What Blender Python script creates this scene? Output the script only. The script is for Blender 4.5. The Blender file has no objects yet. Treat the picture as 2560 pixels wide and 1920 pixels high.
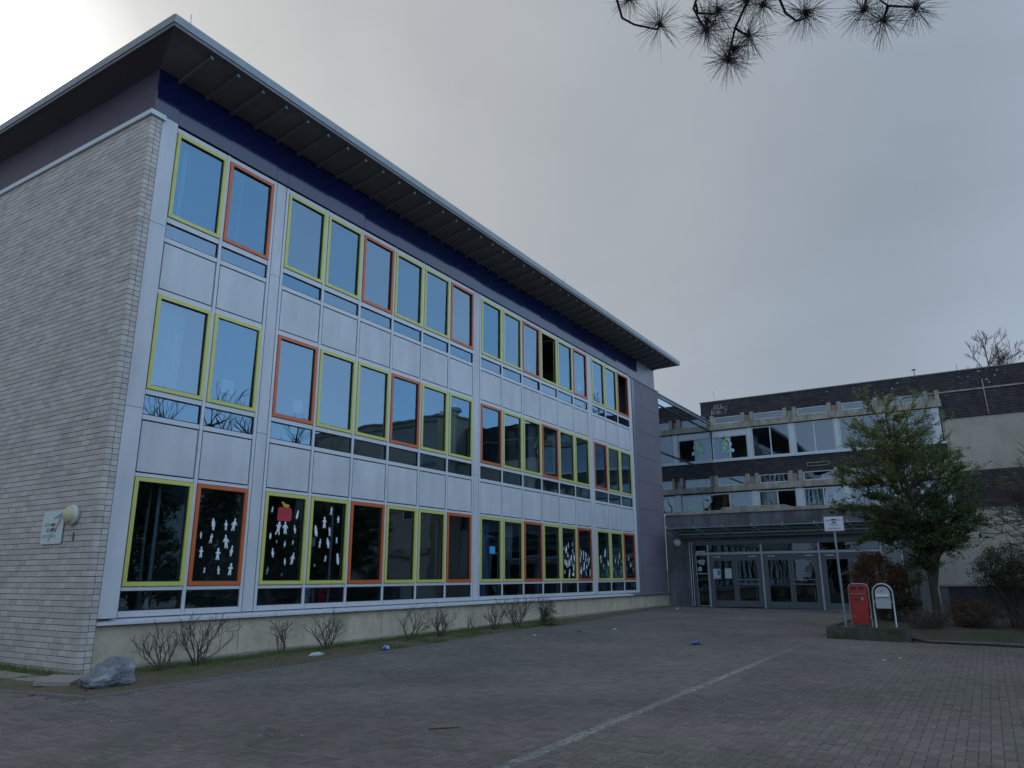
import bpy, math, random
from mathutils import Vector, Matrix, noise as mnoise
random.seed(7)
R = math.radians
sc = bpy.context.scene
col = sc.collection

# ------------------------------------------------------------------ camera
cd = bpy.data.cameras.new("camera"); cam = bpy.data.objects.new("camera", cd); col.objects.link(cam)
cd.sensor_width = 36.0; cd.lens = 26.016; cd.clip_start = 0.05; cd.clip_end = 3000
cam.matrix_world = (Matrix.Translation((-7.504, -12.510, 1.693)) @ Matrix.Rotation(R(-58.07), 4, 'Z')
                    @ Matrix.Rotation(R(104.634), 4, 'X') @ Matrix.Rotation(R(-0.222), 4, 'Z'))
sc.camera = cam
CAM = Vector((-7.504, -12.510, 1.693))

# ------------------------------------------------------------------ world, sun, exposure
SUN_EL, SUN_AZ = 31.0, 17.5          # azimuth from +Y towards +X
sdir = Vector((math.cos(R(SUN_EL))*math.sin(R(SUN_AZ)), math.cos(R(SUN_EL))*math.cos(R(SUN_AZ)), math.sin(R(SUN_EL))))
w = bpy.data.worlds.new("World"); sc.world = w; w.use_nodes = True
nt = w.node_tree; N = nt.nodes; L = nt.links; N.clear()
def nn(t, **k):
    n = N.new(t)
    for a, b in k.items(): setattr(n, a, b)
    return n
out = nn('ShaderNodeOutputWorld'); bg = nn('ShaderNodeBackground'); bg.inputs['Strength'].default_value = 0.1
sky = nn('ShaderNodeTexSky', sky_type='NISHITA', sun_disc=False); sky.sun_elevation = R(SUN_EL); sky.sun_rotation = R(SUN_AZ)
sky.air_density = 1.0; sky.dust_density = 1.0
geo = nn('ShaderNodeNewGeometry')
tc = nn('ShaderNodeTexCoord')
dot = nn('ShaderNodeVectorMath', operation='DOT_PRODUCT'); dot.inputs[1].default_value = sdir
L.new(tc.outputs['Generated'], dot.inputs[0])
mr = nn('ShaderNodeMapRange'); mr.inputs[1].default_value = -1; mr.inputs[2].default_value = 1
L.new(dot.outputs['Value'], mr.inputs[0])
# veil of cloud: brightness set by angle to the sun, unseen far side raised to light the facades (values are x10 because strength is 0.1)
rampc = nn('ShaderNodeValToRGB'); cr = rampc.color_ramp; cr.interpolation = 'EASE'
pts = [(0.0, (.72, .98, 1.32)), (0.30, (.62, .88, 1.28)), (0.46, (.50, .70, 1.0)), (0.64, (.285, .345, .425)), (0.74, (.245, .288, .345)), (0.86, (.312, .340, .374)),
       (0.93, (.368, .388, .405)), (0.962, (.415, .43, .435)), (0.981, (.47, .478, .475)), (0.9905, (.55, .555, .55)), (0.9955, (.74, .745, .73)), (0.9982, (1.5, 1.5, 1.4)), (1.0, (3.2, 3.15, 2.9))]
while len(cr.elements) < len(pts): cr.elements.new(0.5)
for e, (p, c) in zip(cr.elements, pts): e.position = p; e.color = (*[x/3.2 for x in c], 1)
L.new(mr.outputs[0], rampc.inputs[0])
mp = nn('ShaderNodeMapping'); mp.inputs['Scale'].default_value = (1, 1, 2.2)
L.new(tc.outputs['Generated'], mp.inputs[0])
nz = nn('ShaderNodeTexNoise'); nz.inputs['Scale'].default_value = 1.9; nz.inputs['Detail'].default_value = 7; nz.inputs['Roughness'].default_value = .52
nz.inputs['Distortion'].default_value = .5
L.new(mp.outputs[0], nz.inputs[0])
nr = nn('ShaderNodeMapRange'); nr.inputs[1].default_value = .3; nr.inputs[2].default_value = .7; nr.inputs[3].default_value = 30.3; nr.inputs[4].default_value = 34.4
L.new(nz.outputs['Fac'], nr.inputs[0])
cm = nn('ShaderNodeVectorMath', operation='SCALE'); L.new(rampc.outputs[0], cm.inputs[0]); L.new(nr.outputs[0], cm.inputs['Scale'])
# how much of the veil covers the blue sky: full near the sun, broken on the far side
cv = nn('ShaderNodeMapRange'); cv.inputs[1].default_value = .30; cv.inputs[2].default_value = .62; cv.inputs[3].default_value = .86; cv.inputs[4].default_value = 1.0
L.new(mr.outputs[0], cv.inputs[0])
nz2 = nn('ShaderNodeTexNoise'); nz2.inputs['Scale'].default_value = 2.6; nz2.inputs['Detail'].default_value = 6
L.new(mp.outputs[0], nz2.inputs[0])
ad = nn('ShaderNodeMath', operation='MULTIPLY_ADD'); ad.inputs[1].default_value = .08; ad.inputs[2].default_value = -.04
L.new(nz2.outputs['Fac'], ad.inputs[0])
ad2 = nn('ShaderNodeMath', operation='ADD', use_clamp=True); L.new(ad.outputs[0], ad2.inputs[0]); L.new(cv.outputs[0], ad2.inputs[1])
sks = nn('ShaderNodeVectorMath', operation='SCALE'); sks.inputs['Scale'].default_value = 3.2
L.new(sky.outputs[0], sks.inputs[0])
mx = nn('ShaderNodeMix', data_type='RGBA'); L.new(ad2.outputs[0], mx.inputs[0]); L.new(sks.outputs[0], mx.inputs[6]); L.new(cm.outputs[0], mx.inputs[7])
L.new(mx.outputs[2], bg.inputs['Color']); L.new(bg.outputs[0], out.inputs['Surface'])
sd = bpy.data.lights.new("sun", 'SUN'); sd.energy = 0.6; sd.angle = R(14); sd.color = (1, .95, .87)
so = bpy.data.objects.new("sun", sd); col.objects.link(so); so.rotation_euler = (-sdir).to_track_quat('-Z', 'Y').to_euler()
vs = sc.view_settings; vs.view_transform = 'Standard'; vs.look = 'None'; vs.exposure = 0.3; vs.gamma = 1.0; vs.use_curve_mapping = False
sc.cycles.max_bounces = 7; sc.cycles.transparent_max_bounces = 12; sc.cycles.caustics_reflective = False; sc.cycles.caustics_refractive = False

# ------------------------------------------------------------------ helpers
def gz(x, y): return 0.23 + 0.0077*x + 0.012*y          # height of the gently sloping yard

class MB:
    def __init__(s): s.v = []; s.f = []; s.m = []; s.t = []
    def poly(s, pts, m=0, t=0.0):
        n = len(s.v); s.v += [tuple(p) for p in pts]; s.f.append(tuple(range(n, n+len(pts)))); s.m.append(m); s.t.append(t); return s
    def box(s, x0, x1, y0, y1, z0, z1, m=0, t=0.0, M=None):
        if x0 > x1: x0, x1 = x1, x0
        if y0 > y1: y0, y1 = y1, y0
        if z0 > z1: z0, z1 = z1, z0
        n = len(s.v)
        vs_ = [(x, y, z) for z in (z0, z1) for y in (y0, y1) for x in (x0, x1)]
        if M: vs_ = [tuple(M @ Vector(p)) for p in vs_]
        s.v += vs_
        for q in ((0, 2, 3, 1), (4, 5, 7, 6), (0, 1, 5, 4), (2, 6, 7, 3), (0, 4, 6, 2), (1, 3, 7, 5)):
            s.f.append(tuple(n+i for i in q)); s.m.append(m); s.t.append(t)
        return s
    def ringframe(s, x0, x1, z0, z1, wd, y0, y1, m=0):    # rectangular frame in the XZ plane
        s.box(x0, x1, y0, y1, z0, z0+wd, m); s.box(x0, x1, y0, y1, z1-wd, z1, m)
        s.box(x0, x0+wd, y0, y1, z0+wd, z1-wd, m); s.box(x1-wd, x1, y0, y1, z0+wd, z1-wd, m); return s
    def ringframe_x(s, y0, y1, z0, z1, wd, x0, x1, m=0):  # frame in the YZ plane
        if y0 > y1: y0, y1 = y1, y0
        s.box(x0, x1, y0, y1, z0, z0+wd, m); s.box(x0, x1, y0, y1, z1-wd, z1, m)
        s.box(x0, x1, y0, y0+wd, z0+wd, z1-wd, m); s.box(x0, x1, y1-wd, y1, z0+wd, z1-wd, m); return s
    def tube(s, P, rad, k=6, m=0, cap=True):
        P = [Vector(p) for p in P]
        if not hasattr(rad, '__len__'): rad = [rad]*len(P)
        n0 = len(s.v); ref = Vector((0.31, 0.12, 0.94)).normalized()
        for i, p in enumerate(P):
            d = (P[min(i+1, len(P)-1)] - P[max(i-1, 0)])
            if d.length < 1e-9: d = Vector((0, 0, 1))
            d.normalize(); a = d.cross(ref)
            if a.length < .05: a = d.cross(Vector((1, 0, 0)))
            a.normalize(); b = d.cross(a)
            for j in range(k):
                an = 2*math.pi*j/k; s.v.append(tuple(p + a*(rad[i]*math.cos(an)) + b*(rad[i]*math.sin(an))))
        for i in range(len(P)-1):
            for j in range(k):
                j2 = (j+1) % k
                s.f.append((n0+i*k+j, n0+i*k+j2, n0+(i+1)*k+j2, n0+(i+1)*k+j)); s.m.append(m); s.t.append(0)
        if cap:
            s.f.append(tuple(n0+j for j in range(k))); s.m.append(m); s.t.append(0)
            e = n0+(len(P)-1)*k; s.f.append(tuple(e+j for j in range(k-1, -1, -1))); s.m.append(m); s.t.append(0)
        return s
    def prism(s, pts2, a0, a1, axis='y', m=0):            # extrude a 2-D outline along an axis
        def P(p, a): return (p[0], a, p[1]) if axis == 'y' else (a, p[0], p[1]) if axis == 'x' else (p[0], p[1], a)
        n = len(s.v); k = len(pts2)
        s.v += [P(p, a0) for p in pts2] + [P(p, a1) for p in pts2]
        s.f.append(tuple(range(n, n+k))); s.f.append(tuple(range(n+2*k-1, n+k-1, -1))); s.m += [m, m]; s.t += [0, 0]
        for i in range(k):
            j = (i+1) % k; s.f.append((n+i, n+k+i, n+k+j, n+j)); s.m.append(m); s.t.append(0)
        return s
    def lathe(s, prof, c, axis='z', k=20, m=0):           # prof: (radius, height along axis)
        n = len(s.v)
        for r, h in prof:
            for j in range(k):
                a = 2*math.pi*j/k; u, v = r*math.cos(a), r*math.sin(a)
                s.v.append((c[0]+u, c[1]+v, c[2]+h) if axis == 'z' else (c[0]+h, c[1]+u, c[2]+v) if axis == 'x' else (c[0]+u, c[1]+h, c[2]+v))
        for i in range(len(prof)-1):
            for j in range(k):
                j2 = (j+1) % k; s.f.append((n+i*k+j, n+i*k+j2, n+(i+1)*k+j2, n+(i+1)*k+j)); s.m.append(m); s.t.append(0)
        return s
    def mesh(s, name, mats, smooth=False, tint=False):
        me = bpy.data.meshes.new(name); me.from_pydata(s.v, [], s.f)
        for mm in (mats if isinstance(mats, (list, tuple)) else [mats]): me.materials.append(mm)
        if any(s.m): me.polygons.foreach_set('material_index', s.m)
        if smooth: me.polygons.foreach_set('use_smooth', [True]*len(s.f))
        if tint:
            a = me.attributes.new('tint', 'FLOAT', 'FACE'); a.data.foreach_set('value', s.t)
        me.update(); return me

def link(name, me, parent=None, loc=None, rot=None):
    o = bpy.data.objects.new(name, me); col.objects.link(o)
    if loc is not None: o.location = loc
    if rot is not None: o.rotation_euler = rot
    if parent is not None:
        o.parent = parent; b = parent.get('_b', (0, 0, 0)); o.matrix_parent_inverse = Matrix.Translation((-b[0], -b[1], -b[2]))
    return o
def obj(name, mb, mats, parent=None, smooth=False, tint=False, loc=None, rot=None):
    return link(name, mb.mesh(name, mats, smooth, tint), parent, loc, rot)
def tag(o, label=None, cat=None, group=None, kind=None):
    if label: o['label'] = label
    if cat: o['category'] = cat
    if group: o['group'] = group
    if kind: o['kind'] = kind
    return o
BASES = []
def thing(name, label, cat, base, group=None):
    o = bpy.data.objects.new(name, None); col.objects.link(o); o.location = base; o.empty_display_size = .3
    o['_b'] = tuple(base); BASES.append(o)
    return tag(o, label, cat, group)
def text_mesh(s, size, mat, depth=.001):
    c = bpy.data.curves.new('t', 'FONT'); c.body = s; c.size = size; c.align_x = 'CENTER'; c.align_y = 'CENTER'; c.extrude = depth
    o = bpy.data.objects.new('t', c); col.objects.link(o); dg = bpy.context.evaluated_depsgraph_get()
    me = bpy.data.meshes.new_from_object(o.evaluated_get(dg)); bpy.data.objects.remove(o)
    me.materials.clear(); me.materials.append(mat); return me

# ------------------------------------------------------------------ materials
def mat(name, c, rough=.6, metal=0.0, var=.12, scale=6.0, spec=.5, bump=0.0, bscale=60.0, c2=None, c2scale=2.0, c2amt=.5, tint=0.0, rnd=0.0, coat=0.0, stretch=None):
    m = bpy.data.materials.new(name); m.use_nodes = True; t = m.node_tree; n = t.nodes; l = t.links
    b = n['Principled BSDF']; b.inputs['Roughness'].default_value = rough; b.inputs['Metallic'].default_value = metal
    b.inputs['Specular IOR Level'].default_value = spec; b.inputs['Coat Weight'].default_value = coat
    g = n.new('ShaderNodeNewGeometry'); src = g.outputs['Position']
    if stretch:
        mpp = n.new('ShaderNodeMapping'); mpp.inputs['Scale'].default_value = stretch; l.new(src, mpp.inputs[0]); src = mpp.outputs[0]
    nz = n.new('ShaderNodeTexNoise'); nz.inputs['Scale'].default_value = scale; nz.inputs['Detail'].default_value = 8; nz.inputs['Roughness'].default_value = .65; l.new(src, nz.inputs[0])
    r = n.new('ShaderNodeMapRange'); r.inputs[1].default_value = .25; r.inputs[2].default_value = .75; r.inputs[3].default_value = 1-var; r.inputs[4].default_value = 1+var
    l.new(nz.outputs['Fac'], r.inputs[0]); last = r.outputs[0]
    base = n.new('ShaderNodeRGB'); base.outputs[0].default_value = (*c, 1); bc = base.outputs[0]
    if c2:
        z2 = n.new('ShaderNodeTexNoise'); z2.inputs['Scale'].default_value = c2scale; z2.inputs['Detail'].default_value = 6; z2.inputs['Roughness'].default_value = .6; l.new(src, z2.inputs[0])
        r2 = n.new('ShaderNodeMapRange'); r2.inputs[1].default_value = .62-.3*c2amt; r2.inputs[2].default_value = .78-.2*c2amt; l.new(z2.outputs['Fac'], r2.inputs[0])
        mm = n.new('ShaderNodeMix'); mm.data_type = 'RGBA'; l.new(r2.outputs[0], mm.inputs[0]); l.new(bc, mm.inputs[6]); mm.inputs[7].default_value = (*c2, 1); bc = mm.outputs[2]
    if tint or rnd:
        at = n.new('ShaderNodeAttribute'); at.attribute_name = 'tint'; oi = n.new('ShaderNodeObjectInfo')
        a = n.new('ShaderNodeMath'); a.operation = 'MULTIPLY_ADD'; l.new(at.outputs['Fac'], a.inputs[0]); a.inputs[1].default_value = 1; a.inputs[2].default_value = 0
        q = n.new('ShaderNodeMath'); q.operation = 'MULTIPLY'; l.new(oi.outputs['Random'], q.inputs[0]); q.inputs[1].default_value = 1.0 if rnd else 0
        sm = n.new('ShaderNodeMath'); sm.operation = 'ADD'; l.new(a.outputs[0], sm.inputs[0]); l.new(q.outputs[0], sm.inputs[1])
        fr = n.new('ShaderNodeMath'); fr.operation = 'FRACT'; l.new(sm.outputs[0], fr.inputs[0])
        hr = n.new('ShaderNodeMapRange'); hr.inputs[3].default_value = 1-max(tint, rnd); hr.inputs[4].default_value = 1+max(tint, rnd); l.new(fr.outputs[0], hr.inputs[0])
        mu = n.new('ShaderNodeMath'); mu.operation = 'MULTIPLY'; l.new(last, mu.inputs[0]); l.new(hr.outputs[0], mu.inputs[1]); last = mu.outputs[0]
        # a little hue drift between pieces
        m3 = n.new('ShaderNodeMath'); m3.operation = 'MULTIPLY'; l.new(fr.outputs[0], m3.inputs[0]); m3.inputs[1].default_value = 7.31
        f3 = n.new('ShaderNodeMath'); f3.operation = 'FRACT'; l.new(m3.outputs[0], f3.inputs[0])
        hh = n.new('ShaderNodeMapRange'); hh.inputs[3].default_value = .485; hh.inputs[4].default_value = .515; l.new(f3.outputs[0], hh.inputs[0])
        hs = n.new('ShaderNodeHueSaturation'); l.new(hh.outputs[0], hs.inputs['Hue']); l.new(bc, hs.inputs['Color']); bc = hs.outputs[0]
    s = n.new('ShaderNodeVectorMath'); s.operation = 'SCALE'; l.new(bc, s.inputs[0]); l.new(last, s.inputs['Scale'])
    l.new(s.outputs[0], b.inputs['Base Color'])
    if bump:
        bz = n.new('ShaderNodeTexNoise'); bz.inputs['Scale'].default_value = bscale; bz.inputs['Detail'].default_value = 4; l.new(src, bz.inputs[0])
        bb = n.new('ShaderNodeBump'); bb.inputs['Strength'].default_value = bump; bb.inputs['Distance'].default_value = .01; l.new(bz.outputs['Fac'], bb.inputs['Height']); l.new(bb.outputs[0], b.inputs['Normal'])
    return m

M_brick = mat('pale_brick', (.49, .44, .385), .85, var=.14, scale=35, bump=.5, bscale=90, c2=(.43, .38, .335), c2scale=1.2, c2amt=.4, tint=.13, rnd=.13)
M_mortar = mat('mortar', (.095, .093, .090), .95, var=.2, scale=20)
M_panel = mat('white_panel', (.555, .56, .565), .42, var=.05, scale=1.4, bump=.10, bscale=25, c2=(.47, .475, .48), c2scale=.7, c2amt=.4, rnd=.03)
def streaks(m, amt=.10, sx=14.0):
    t = m.node_tree; n = t.nodes; l = t.links; b = n['Principled BSDF']; src = b.inputs['Base Color'].links[0].from_socket
    g = n.new('ShaderNodeNewGeometry'); mp_ = n.new('ShaderNodeMapping'); mp_.inputs['Scale'].default_value = (sx, sx, .55); l.new(g.outputs['Position'], mp_.inputs[0])
    z = n.new('ShaderNodeTexNoise'); z.inputs['Scale'].default_value = 1; z.inputs['Detail'].default_value = 6; l.new(mp_.outputs[0], z.inputs[0])
    r = n.new('ShaderNodeMapRange'); r.inputs[1].default_value = .35; r.inputs[2].default_value = .7; r.inputs[3].default_value = 1+amt*.3; r.inputs[4].default_value = 1-amt; l.new(z.outputs['Fac'], r.inputs[0])
    q = n.new('ShaderNodeVectorMath'); q.operation = 'SCALE'; l.new(src, q.inputs[0]); l.new(r.outputs[0], q.inputs['Scale']); l.new(q.outputs[0], b.inputs['Base Color'])
    return m
streaks(M_panel, .12, 2.6)
M_alu = mat('aluminium_profile', (.57, .58, .59), .38, var=.05, scale=3, metal=.0)
M_gap = mat('black_joint', (.012, .015, .025), .8, var=.1)
M_yellow = mat('yellow_green_frame', (.56, .54, .13), .35, var=.05, scale=4)
M_orange = mat('orange_frame', (.56, .12, .028), .35, var=.06, scale=4)
M_rubber = mat('rubber_seal', (.010, .013, .010), .6, var=.1)
M_gableglare = mat('gable_glare_mauve', (.050, .040, .062), .45, var=.10, scale=2)  # glare and sky reflection on the navy gable eaves, put into the base colour
M_navy = mat('navy_cladding', (.006, .011, .050), .09, var=.10, scale=2, spec=.8, rnd=.10, bump=.02, bscale=3)
M_greyclad = mat('grey_cladding', (.16, .165, .19), .35, var=.08, scale=2, rnd=.06)
M_zinc = mat('zinc_trim', (.23, .26, .27), .45, metal=.3, var=.2, scale=5)
M_soffit = mat('dark_soffit_boards', (.165, .165, .175), .8, var=.2, scale=3)
M_beam = mat('soffit_beam', (.15, .152, .160), .6, var=.15, scale=6)
M_beamtip_lit = mat('beam_end_lit', (.24, .25, .26), .6, var=.1)  # paler than the beams: light caught by their ends, put into the colour
M_plinth = mat('concrete_plinth', (.50, .425, .31), .9, var=.14, scale=9, bump=.35, bscale=40, c2=(.40, .33, .23), c2scale=1.6, c2amt=.5)
M_purple = mat('mauve_grey_panel', (.165, .145, .170), .7, var=.08, scale=1.2, bump=.15, bscale=60, c2=(.135, .122, .148), c2scale=.6, c2amt=.6, rnd=.04)
M_oldconc = mat('weathered_concrete', (.34, .305, .245), .9, var=.22, scale=4, bump=.4, bscale=30, c2=(.22, .19, .15), c2scale=2.4, c2amt=.45)
M_white = mat('white_window_paint', (.52, .56, .57), .5, var=.07, scale=2)
M_beige = mat('beige_render', (.42, .38, .315), .9, var=.10, scale=1.5, bump=.2, bscale=25, c2=(.38, .34, .275), c2scale=.5, c2amt=.6)
streaks(M_plinth, .14, 2.5); streaks(M_oldconc, .25, 4); streaks(M_purple, .10, 2); streaks(M_beige, .10, 2)
M_porch = streaks(mat('stained_grey_render', (.135, .130, .145), .8, var=.14, scale=2, c2=(.075, .08, .072), c2scale=.9, c2amt=.6, bump=.2), .35, 4)
M_room = mat('room_wall', (.42, .43, .42), .9, var=.1)
M_floorin = mat('room_floor', (.10, .09, .08), .7, var=.2)
M_curtain = mat('pale_curtain', (.50, .56, .60), .9, var=.08, scale=3)
M_bluecurt = mat('blue_curtain', (.16, .26, .45), .9, var=.1, scale=3)
M_paper = mat('white_paper', (.62, .70, .70), .8, var=.05, scale=10)
M_doorgrey = mat('door_frame_grey', (.085, .095, .105), .45, var=.08, scale=3)
M_steel = mat('galvanised_steel', (.34, .36, .37), .42, metal=.35, var=.15, scale=12)
M_soil = mat('bare_soil', (.125, .090, .058), .95, var=.40, scale=14, bump=.9, bscale=25, c2=(.075, .075, .030), c2scale=2.2, c2amt=.6)
M_stonekerb = mat('kerb_concrete', (.17, .16, .145), .9, var=.2, scale=12, bump=.3)
M_slab = mat('path_slab_concrete', (.27, .245, .205), .9, var=.15, scale=10, bump=.4, bscale=60, rnd=.08)
M_bark = mat('bark', (.060, .050, .036), .95, var=.3, scale=25, bump=.8, bscale=40)
M_twig = mat('bare_twig', (.085, .062, .045), .9, var=.3, scale=30)
M_red = mat('red_paint', (.38, .012, .007), .38, var=.10, scale=9, c2=(.33, .02, .012), c2scale=5, c2amt=.3)
M_silver = mat('silver_mailbox', (.42, .44, .45), .38, metal=.25, var=.10, scale=8)
M_black = mat('black_plastic', (.012, .012, .014), .5, var=.1)
M_blue = mat('blue_foil', (.09, .14, .28), .35, var=.2, scale=30)
M_needle = mat('pine_needles', (.030, .034, .022), .6, var=.2, scale=30)
M_grit = mat('pale_grit', (.50, .48, .46), .8, var=.2, scale=40)

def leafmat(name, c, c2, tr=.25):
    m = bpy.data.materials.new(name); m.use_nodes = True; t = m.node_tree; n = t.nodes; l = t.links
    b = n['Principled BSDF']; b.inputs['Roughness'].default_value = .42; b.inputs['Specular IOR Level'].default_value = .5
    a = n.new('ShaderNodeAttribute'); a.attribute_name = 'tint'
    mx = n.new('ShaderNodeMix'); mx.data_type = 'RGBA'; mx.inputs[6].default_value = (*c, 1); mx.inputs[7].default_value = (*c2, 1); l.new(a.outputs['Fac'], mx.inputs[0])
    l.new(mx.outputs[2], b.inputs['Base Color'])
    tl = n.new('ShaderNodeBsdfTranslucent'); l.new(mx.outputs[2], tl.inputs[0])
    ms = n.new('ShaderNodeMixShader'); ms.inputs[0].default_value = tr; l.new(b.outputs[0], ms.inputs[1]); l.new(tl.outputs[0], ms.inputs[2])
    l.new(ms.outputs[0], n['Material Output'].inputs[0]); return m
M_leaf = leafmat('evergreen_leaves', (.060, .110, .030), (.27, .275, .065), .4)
M_brown = leafmat('copper_leaves', (.060, .040, .016), (.20, .090, .032))
M_dark = leafmat('dark_shrub_leaves', (.016, .032, .014), (.055, .070, .024))
M_grass = leafmat('grass_blades', (.05, .12, .018), (.17, .20, .04), .3)
M_litterleaf = leafmat('fallen_leaves', (.10, .05, .025), (.25, .16, .08), .1)

def glass(name, base, gain, ior=1.5, tr=(.55, .60, .60), rough=.0, wob=.02, gtint=(.85, .94, 1, 1), gt2=None):
    m = bpy.data.materials.new(name); m.use_nodes = True; t = m.node_tree; n = t.nodes; l = t.links
    n.remove(n['Principled BSDF']); g = n.new('ShaderNodeBsdfGlossy'); g.inputs['Roughness'].default_value = rough; g.inputs[0].default_value = gtint
    tp = n.new('ShaderNodeBsdfTransparent'); tp.inputs[0].default_value = (*tr, 1)
    if gt2:
        oi = n.new('ShaderNodeObjectInfo'); mc = n.new('ShaderNodeMix'); mc.data_type = 'RGBA'; mc.inputs[6].default_value = gtint; mc.inputs[7].default_value = gt2; l.new(oi.outputs['Random'], mc.inputs[0]); l.new(mc.outputs[2], g.inputs[0])
    f = n.new('ShaderNodeFresnel'); f.inputs[0].default_value = ior
    ma = n.new('ShaderNodeMath'); ma.operation = 'MULTIPLY_ADD'; ma.use_clamp = True; ma.inputs[1].default_value = gain; ma.inputs[2].default_value = base
    l.new(f.outputs[0], ma.inputs[0])
    gg = n.new('ShaderNodeNewGeometry'); iv = n.new('ShaderNodeMath'); iv.operation = 'SUBTRACT'; iv.inputs[0].default_value = 1; l.new(gg.outputs['Backfacing'], iv.inputs[1])
    mb_ = n.new('ShaderNodeMath'); mb_.operation = 'MULTIPLY'; l.new(ma.outputs[0], mb_.inputs[0]); l.new(iv.outputs[0], mb_.inputs[1]); ma = mb_; ms = n.new('ShaderNodeMixShader'); l.new(ma.outputs[0], ms.inputs[0]); l.new(tp.outputs[0], ms.inputs[1]); l.new(g.outputs[0], ms.inputs[2])
    ge = n.new('ShaderNodeNewGeometry'); z = n.new('ShaderNodeTexNoise'); z.inputs['Scale'].default_value = 1.1; z.inputs['Detail'].default_value = 1; l.new(ge.outputs['Position'], z.inputs[0])
    b = n.new('ShaderNodeBump'); b.inputs['Strength'].default_value = wob; b.inputs['Distance'].default_value = .2; l.new(z.outputs['Fac'], b.inputs['Height']); l.new(b.outputs[0], g.inputs['Normal'])
    l.new(ms.outputs[0], n['Material Output'].inputs[0]); return m
M_glass = glass('coated_window_glass', .20, 1.10, tr=(.62, .68, .70), gtint=(.40, .74, 1, 1), gt2=(.66, .86, 1, 1))
M_glass_old = glass('old_window_glass', .10, 1.0, tr=(.65, .70, .68))
M_glass_door = glass('door_glass', .02, .9, tr=(.45, .50, .50))
M_screen = glass('dark_screen_glass', .42, 1.1, tr=(.10, .11, .13), wob=.0)
M_canopy = glass('canopy_glass', .05, 1.0, tr=(.45, .55, .5), wob=0)

def shingle_mat(name, c, spots=True):
    m = mat(name, c, .75, var=.3, scale=3, c2=(c[0]*.55, c[1]*.55, c[2]*.6), c2scale=1.1, c2amt=.8, tint=.35)
    if spots:
        t = m.node_tree; n = t.nodes; l = t.links; b = n['Principled BSDF']; src = b.inputs['Base Color'].links[0].from_socket
        g = n.new('ShaderNodeNewGeometry'); v = n.new('ShaderNodeTexVoronoi'); v.inputs['Scale'].default_value = 3.6; v.inputs['Randomness'].default_value = 1; l.new(g.outputs['Position'], v.inputs[0])
        z = n.new('ShaderNodeTexNoise'); z.inputs['Scale'].default_value = .55; z.inputs['Detail'].default_value = 3; l.new(g.outputs['Position'], z.inputs[0])
        r = n.new('ShaderNodeMapRange'); r.inputs[1].default_value = .42; r.inputs[2].default_value = .66; r.inputs[3].default_value = .0; r.inputs[4].default_value = .20; l.new(z.outputs['Fac'], r.inputs[0])
        cmp_ = n.new('ShaderNodeMath'); cmp_.operation = 'LESS_THAN'; l.new(v.outputs['Distance'], cmp_.inputs[0]); l.new(r.outputs[0], cmp_.inputs[1])
        mx_ = n.new('ShaderNodeMix'); mx_.data_type = 'RGBA'; l.new(cmp_.outputs[0], mx_.inputs[0]); l.new(src, mx_.inputs[6]); mx_.inputs[7].default_value = (.26, .25, .21, 1); l.new(mx_.outputs[2], b.inputs['Base Color'])
    return m
M_shingle = shingle_mat('slate_shingles_lichen', (.040, .033, .036))
M_shingle2 = shingle_mat('slate_shingles', (.034, .029, .031), False)

# paving
def paver_mat(name, joints=False):
    m = mat(name, (.178, .144, .130), .85, var=.28, scale=40, bump=.5, bscale=120, c2=(.135, .124, .102), c2scale=.55, c2amt=.9, tint=.16, rnd=.16)
    t = m.node_tree; n = t.nodes; l = t.links; b = n['Principled BSDF']; src = b.inputs['Base Color'].links[0].from_socket
    g = n.new('ShaderNodeNewGeometry')
    z = n.new('ShaderNodeTexNoise'); z.inputs['Scale'].default_value = .35; z.inputs['Detail'].default_value = 5; l.new(g.outputs['Position'], z.inputs[0])
    r = n.new('ShaderNodeMapRange'); r.inputs[1].default_value = .3; r.inputs[2].default_value = .7; r.inputs[3].default_value = .80; r.inputs[4].default_value = 1.18; l.new(z.outputs['Fac'], r.inputs[0])
    last = r.outputs[0]
    if joints:
        br = n.new('ShaderNodeTexBrick'); br.inputs['Scale'].default_value = 1; br.inputs['Brick Width'].default_value = .2; br.inputs['Row Height'].default_value = .1; br.inputs['Mortar Size'].default_value = .006
        br.inputs[1].default_value = (1.12, 1.12, 1.12, 1); br.inputs[2].default_value = (.9, .9, .9, 1); br.inputs[3].default_value = (.6, .6, .6, 1); l.new(g.outputs['Position'], br.inputs[0])
        mm = n.new('ShaderNodeVectorMath'); mm.operation = 'MULTIPLY'; l.new(src, mm.inputs[0]); l.new(br.outputs[0], mm.inputs[1]); src = mm.outputs[0]
    s = n.new('ShaderNodeVectorMath'); s.operation = 'SCALE'; l.new(src, s.inputs[0]); l.new(last, s.inputs['Scale']); l.new(s.outputs[0], b.inputs['Base Color'])
    return m
M_paver = paver_mat('concrete_paver'); M_yard = paver_mat('paved_yard_far', True)
M_sand = mat('joint_sand', (.115, .098, .080), .95, var=.3, scale=30)

# ------------------------------------------------------------------ ground
def slope_quad(mb, x0, x1, y0, y1, dz=0, m=0):
    mb.poly([(x0, y0, gz(x0, y0)+dz), (x1, y0, gz(x1, y0)+dz), (x1, y1, gz(x1, y1)+dz), (x0, y1, gz(x0, y1)+dz)], m)
EDGE = [(-2.45, 12.0), (-2.15, 3.0), (-1.97, -.74), (-1.75, -2.42), (3.2, -2.15), (11.8, -1.55), (18.5, -.95), (25.75, -.30)]
g = MB(); slope_quad(g, -400, 500, -400, 500, -.012)
yard = obj('paved_yard', g, M_yard); tag(yard, kind='structure')
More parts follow.
